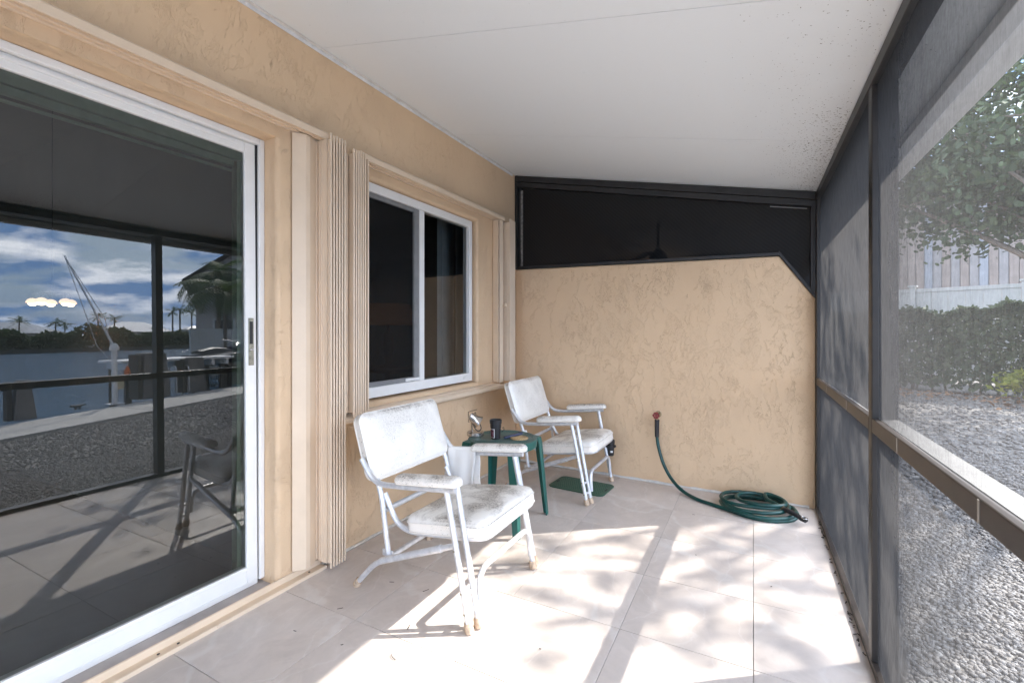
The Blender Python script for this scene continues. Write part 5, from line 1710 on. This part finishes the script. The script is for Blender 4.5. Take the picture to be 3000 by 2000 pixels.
MB().prism([(0, 4.901), (9, 4.901), (4.5, 8.34)], 1, -0.2, -0.01, Hx).build('gable', M['house_pale'], th_)
for wx_, wz_ in ((0.8, 1.2), (3.0, 1.2), (5.4, 1.2), (0.8, 3.6), (3.0, 3.6)):
    fo = MB().box(wx_, wx_+1.1, 0.001, 0.06, wz_, wz_+1.3, Hx).build('window', M['white_paint'], th_)
    MB().box(wx_+0.1, wx_+1.0, 0.0605, 0.08, wz_+0.1, wz_+1.2, Hx).build('pane', M['window_dark'], fo)
palm(24.0, 14.6, GZ, 4.9, 2.6, 'coconut palm in front of the tall gabled house, mirrored in the door', -0.2, 20, 18)
palm(20.5, 13.0, GZ, 3.6, 2.3, 'shorter coconut palm near the white canal fence, mirrored in the door', 0.2, 18, 16)

# ================================================================ far shore
FXs = 140
KF = 1.45
fs_ = MB().add([(FXs, -300, WZ), (FXs, 500, WZ), (FXs, 500, -0.15), (FXs, -300, -0.15), (1400, -300, -0.15), (1400, 500, -0.15)], [(0, 1, 2, 3), (3, 2, 5, 4)])
tag(fs_.build('far_bank', simple('dark bank', (0.05, 0.05, 0.042), 0.9, 0, .3, .5)), kind='structure')
n = 26000
yv = rng.uniform(-60, 230, n)
hh = 3.9 + 0.9*np.sin(yv*0.15) + 0.8*np.sin(yv*0.37+1) + 0.6*np.sin(yv*0.9)
pos = np.stack([FXs+2+rng.uniform(0, 5, n), yv, -0.15 + rng.uniform(0, 1, n)**0.8*hh], 1)
tag(leaf_cloud('far_trees', pos, rng.normal(size=(n, 3))+np.array([-.6, 0, .4]), 0.55, M['leaf_far'], None, 0.6, 4), kind='stuff')
far = [('far_house', 'long low house with a pale blue grey roof across the canal', FXs+9, FXs+17, 14, 33, 2.5, M['house_pale'], M['roof_grey'], 1.9),
       ('far_house', 'house with a white hip roof among palms across the canal', FXs+10, FXs+18, 38, 50, 2.7, M['house_pale'], M['roof_white'], 2.0),
       ('far_house', 'small blue grey house with a white roof across the canal', FXs+4, FXs+9, 50.5, 55, 3.1, M['roof_grey'], M['roof_white'], 0.8),
       ('far_house', 'pink beige house with dark windows across the canal', FXs+6, FXs+14, 59, 71, 2.9, M['house_pale'], M['rust_paint'], 1.6)]
for nm, lb_, x0, x1, y0, y1, hgt_, wm, rmt, rg in far:
    wins = [(y0+ (y1-y0)*(k+0.5)/4, 0.6, 1.6, 1.5) for k in range(4)]
    h_ = simple_house(nm, lb_, x0, x1, y0*KF, y1*KF, -0.15, hgt_*KF, wm, rmt, rg*KF, [(w[0]*KF, w[1]*KF, w[2]*KF, w[3]*KF) for w in wins])
    h_['group'] = 'low houses across the canal'
pl = [(FXs+7, 37.0, 6.2), (FXs+8, 39.6, 6.0), (FXs+9, 27.5, 5.0), (FXs+12, 24.0, 5.6), (FXs+9, 33.0, 4.6), (FXs+8, 46.5, 4.8), (FXs+4, 47.8, 7.6), (FXs+5, 49.4, 8.2), (FXs+5, 51.6, 7.4), (FXs+6, 31.2, 4.9), (FXs+6, 58.0, 7.0), (FXs+8, 15.0, 5.0)]
kinds = ['palm across the canal left of the white roofed house', 'palm across the canal in front of the white hip roof', 'low palm behind the far hedge', 'palm rising behind the pale blue grey roof', 'low palm right of the pale blue grey roof', 'palm beside the small blue grey house', 'leftmost of the three tall palms mirrored right of the screen post', 'tallest of the three palms mirrored right of the screen post', 'rightmost of the three tall palms mirrored right of the screen post', 'short palm in the far hedge right of the blue grey roof', 'tall palm left of the pink beige house across the canal', 'palm at the left end of the far shore']
for (x, y_, h), kd in zip(pl, kinds):
    palm(x, y_*KF, -0.15, h*KF*0.88, 2.3, kd, random.uniform(-.5, .5), 14, 9)
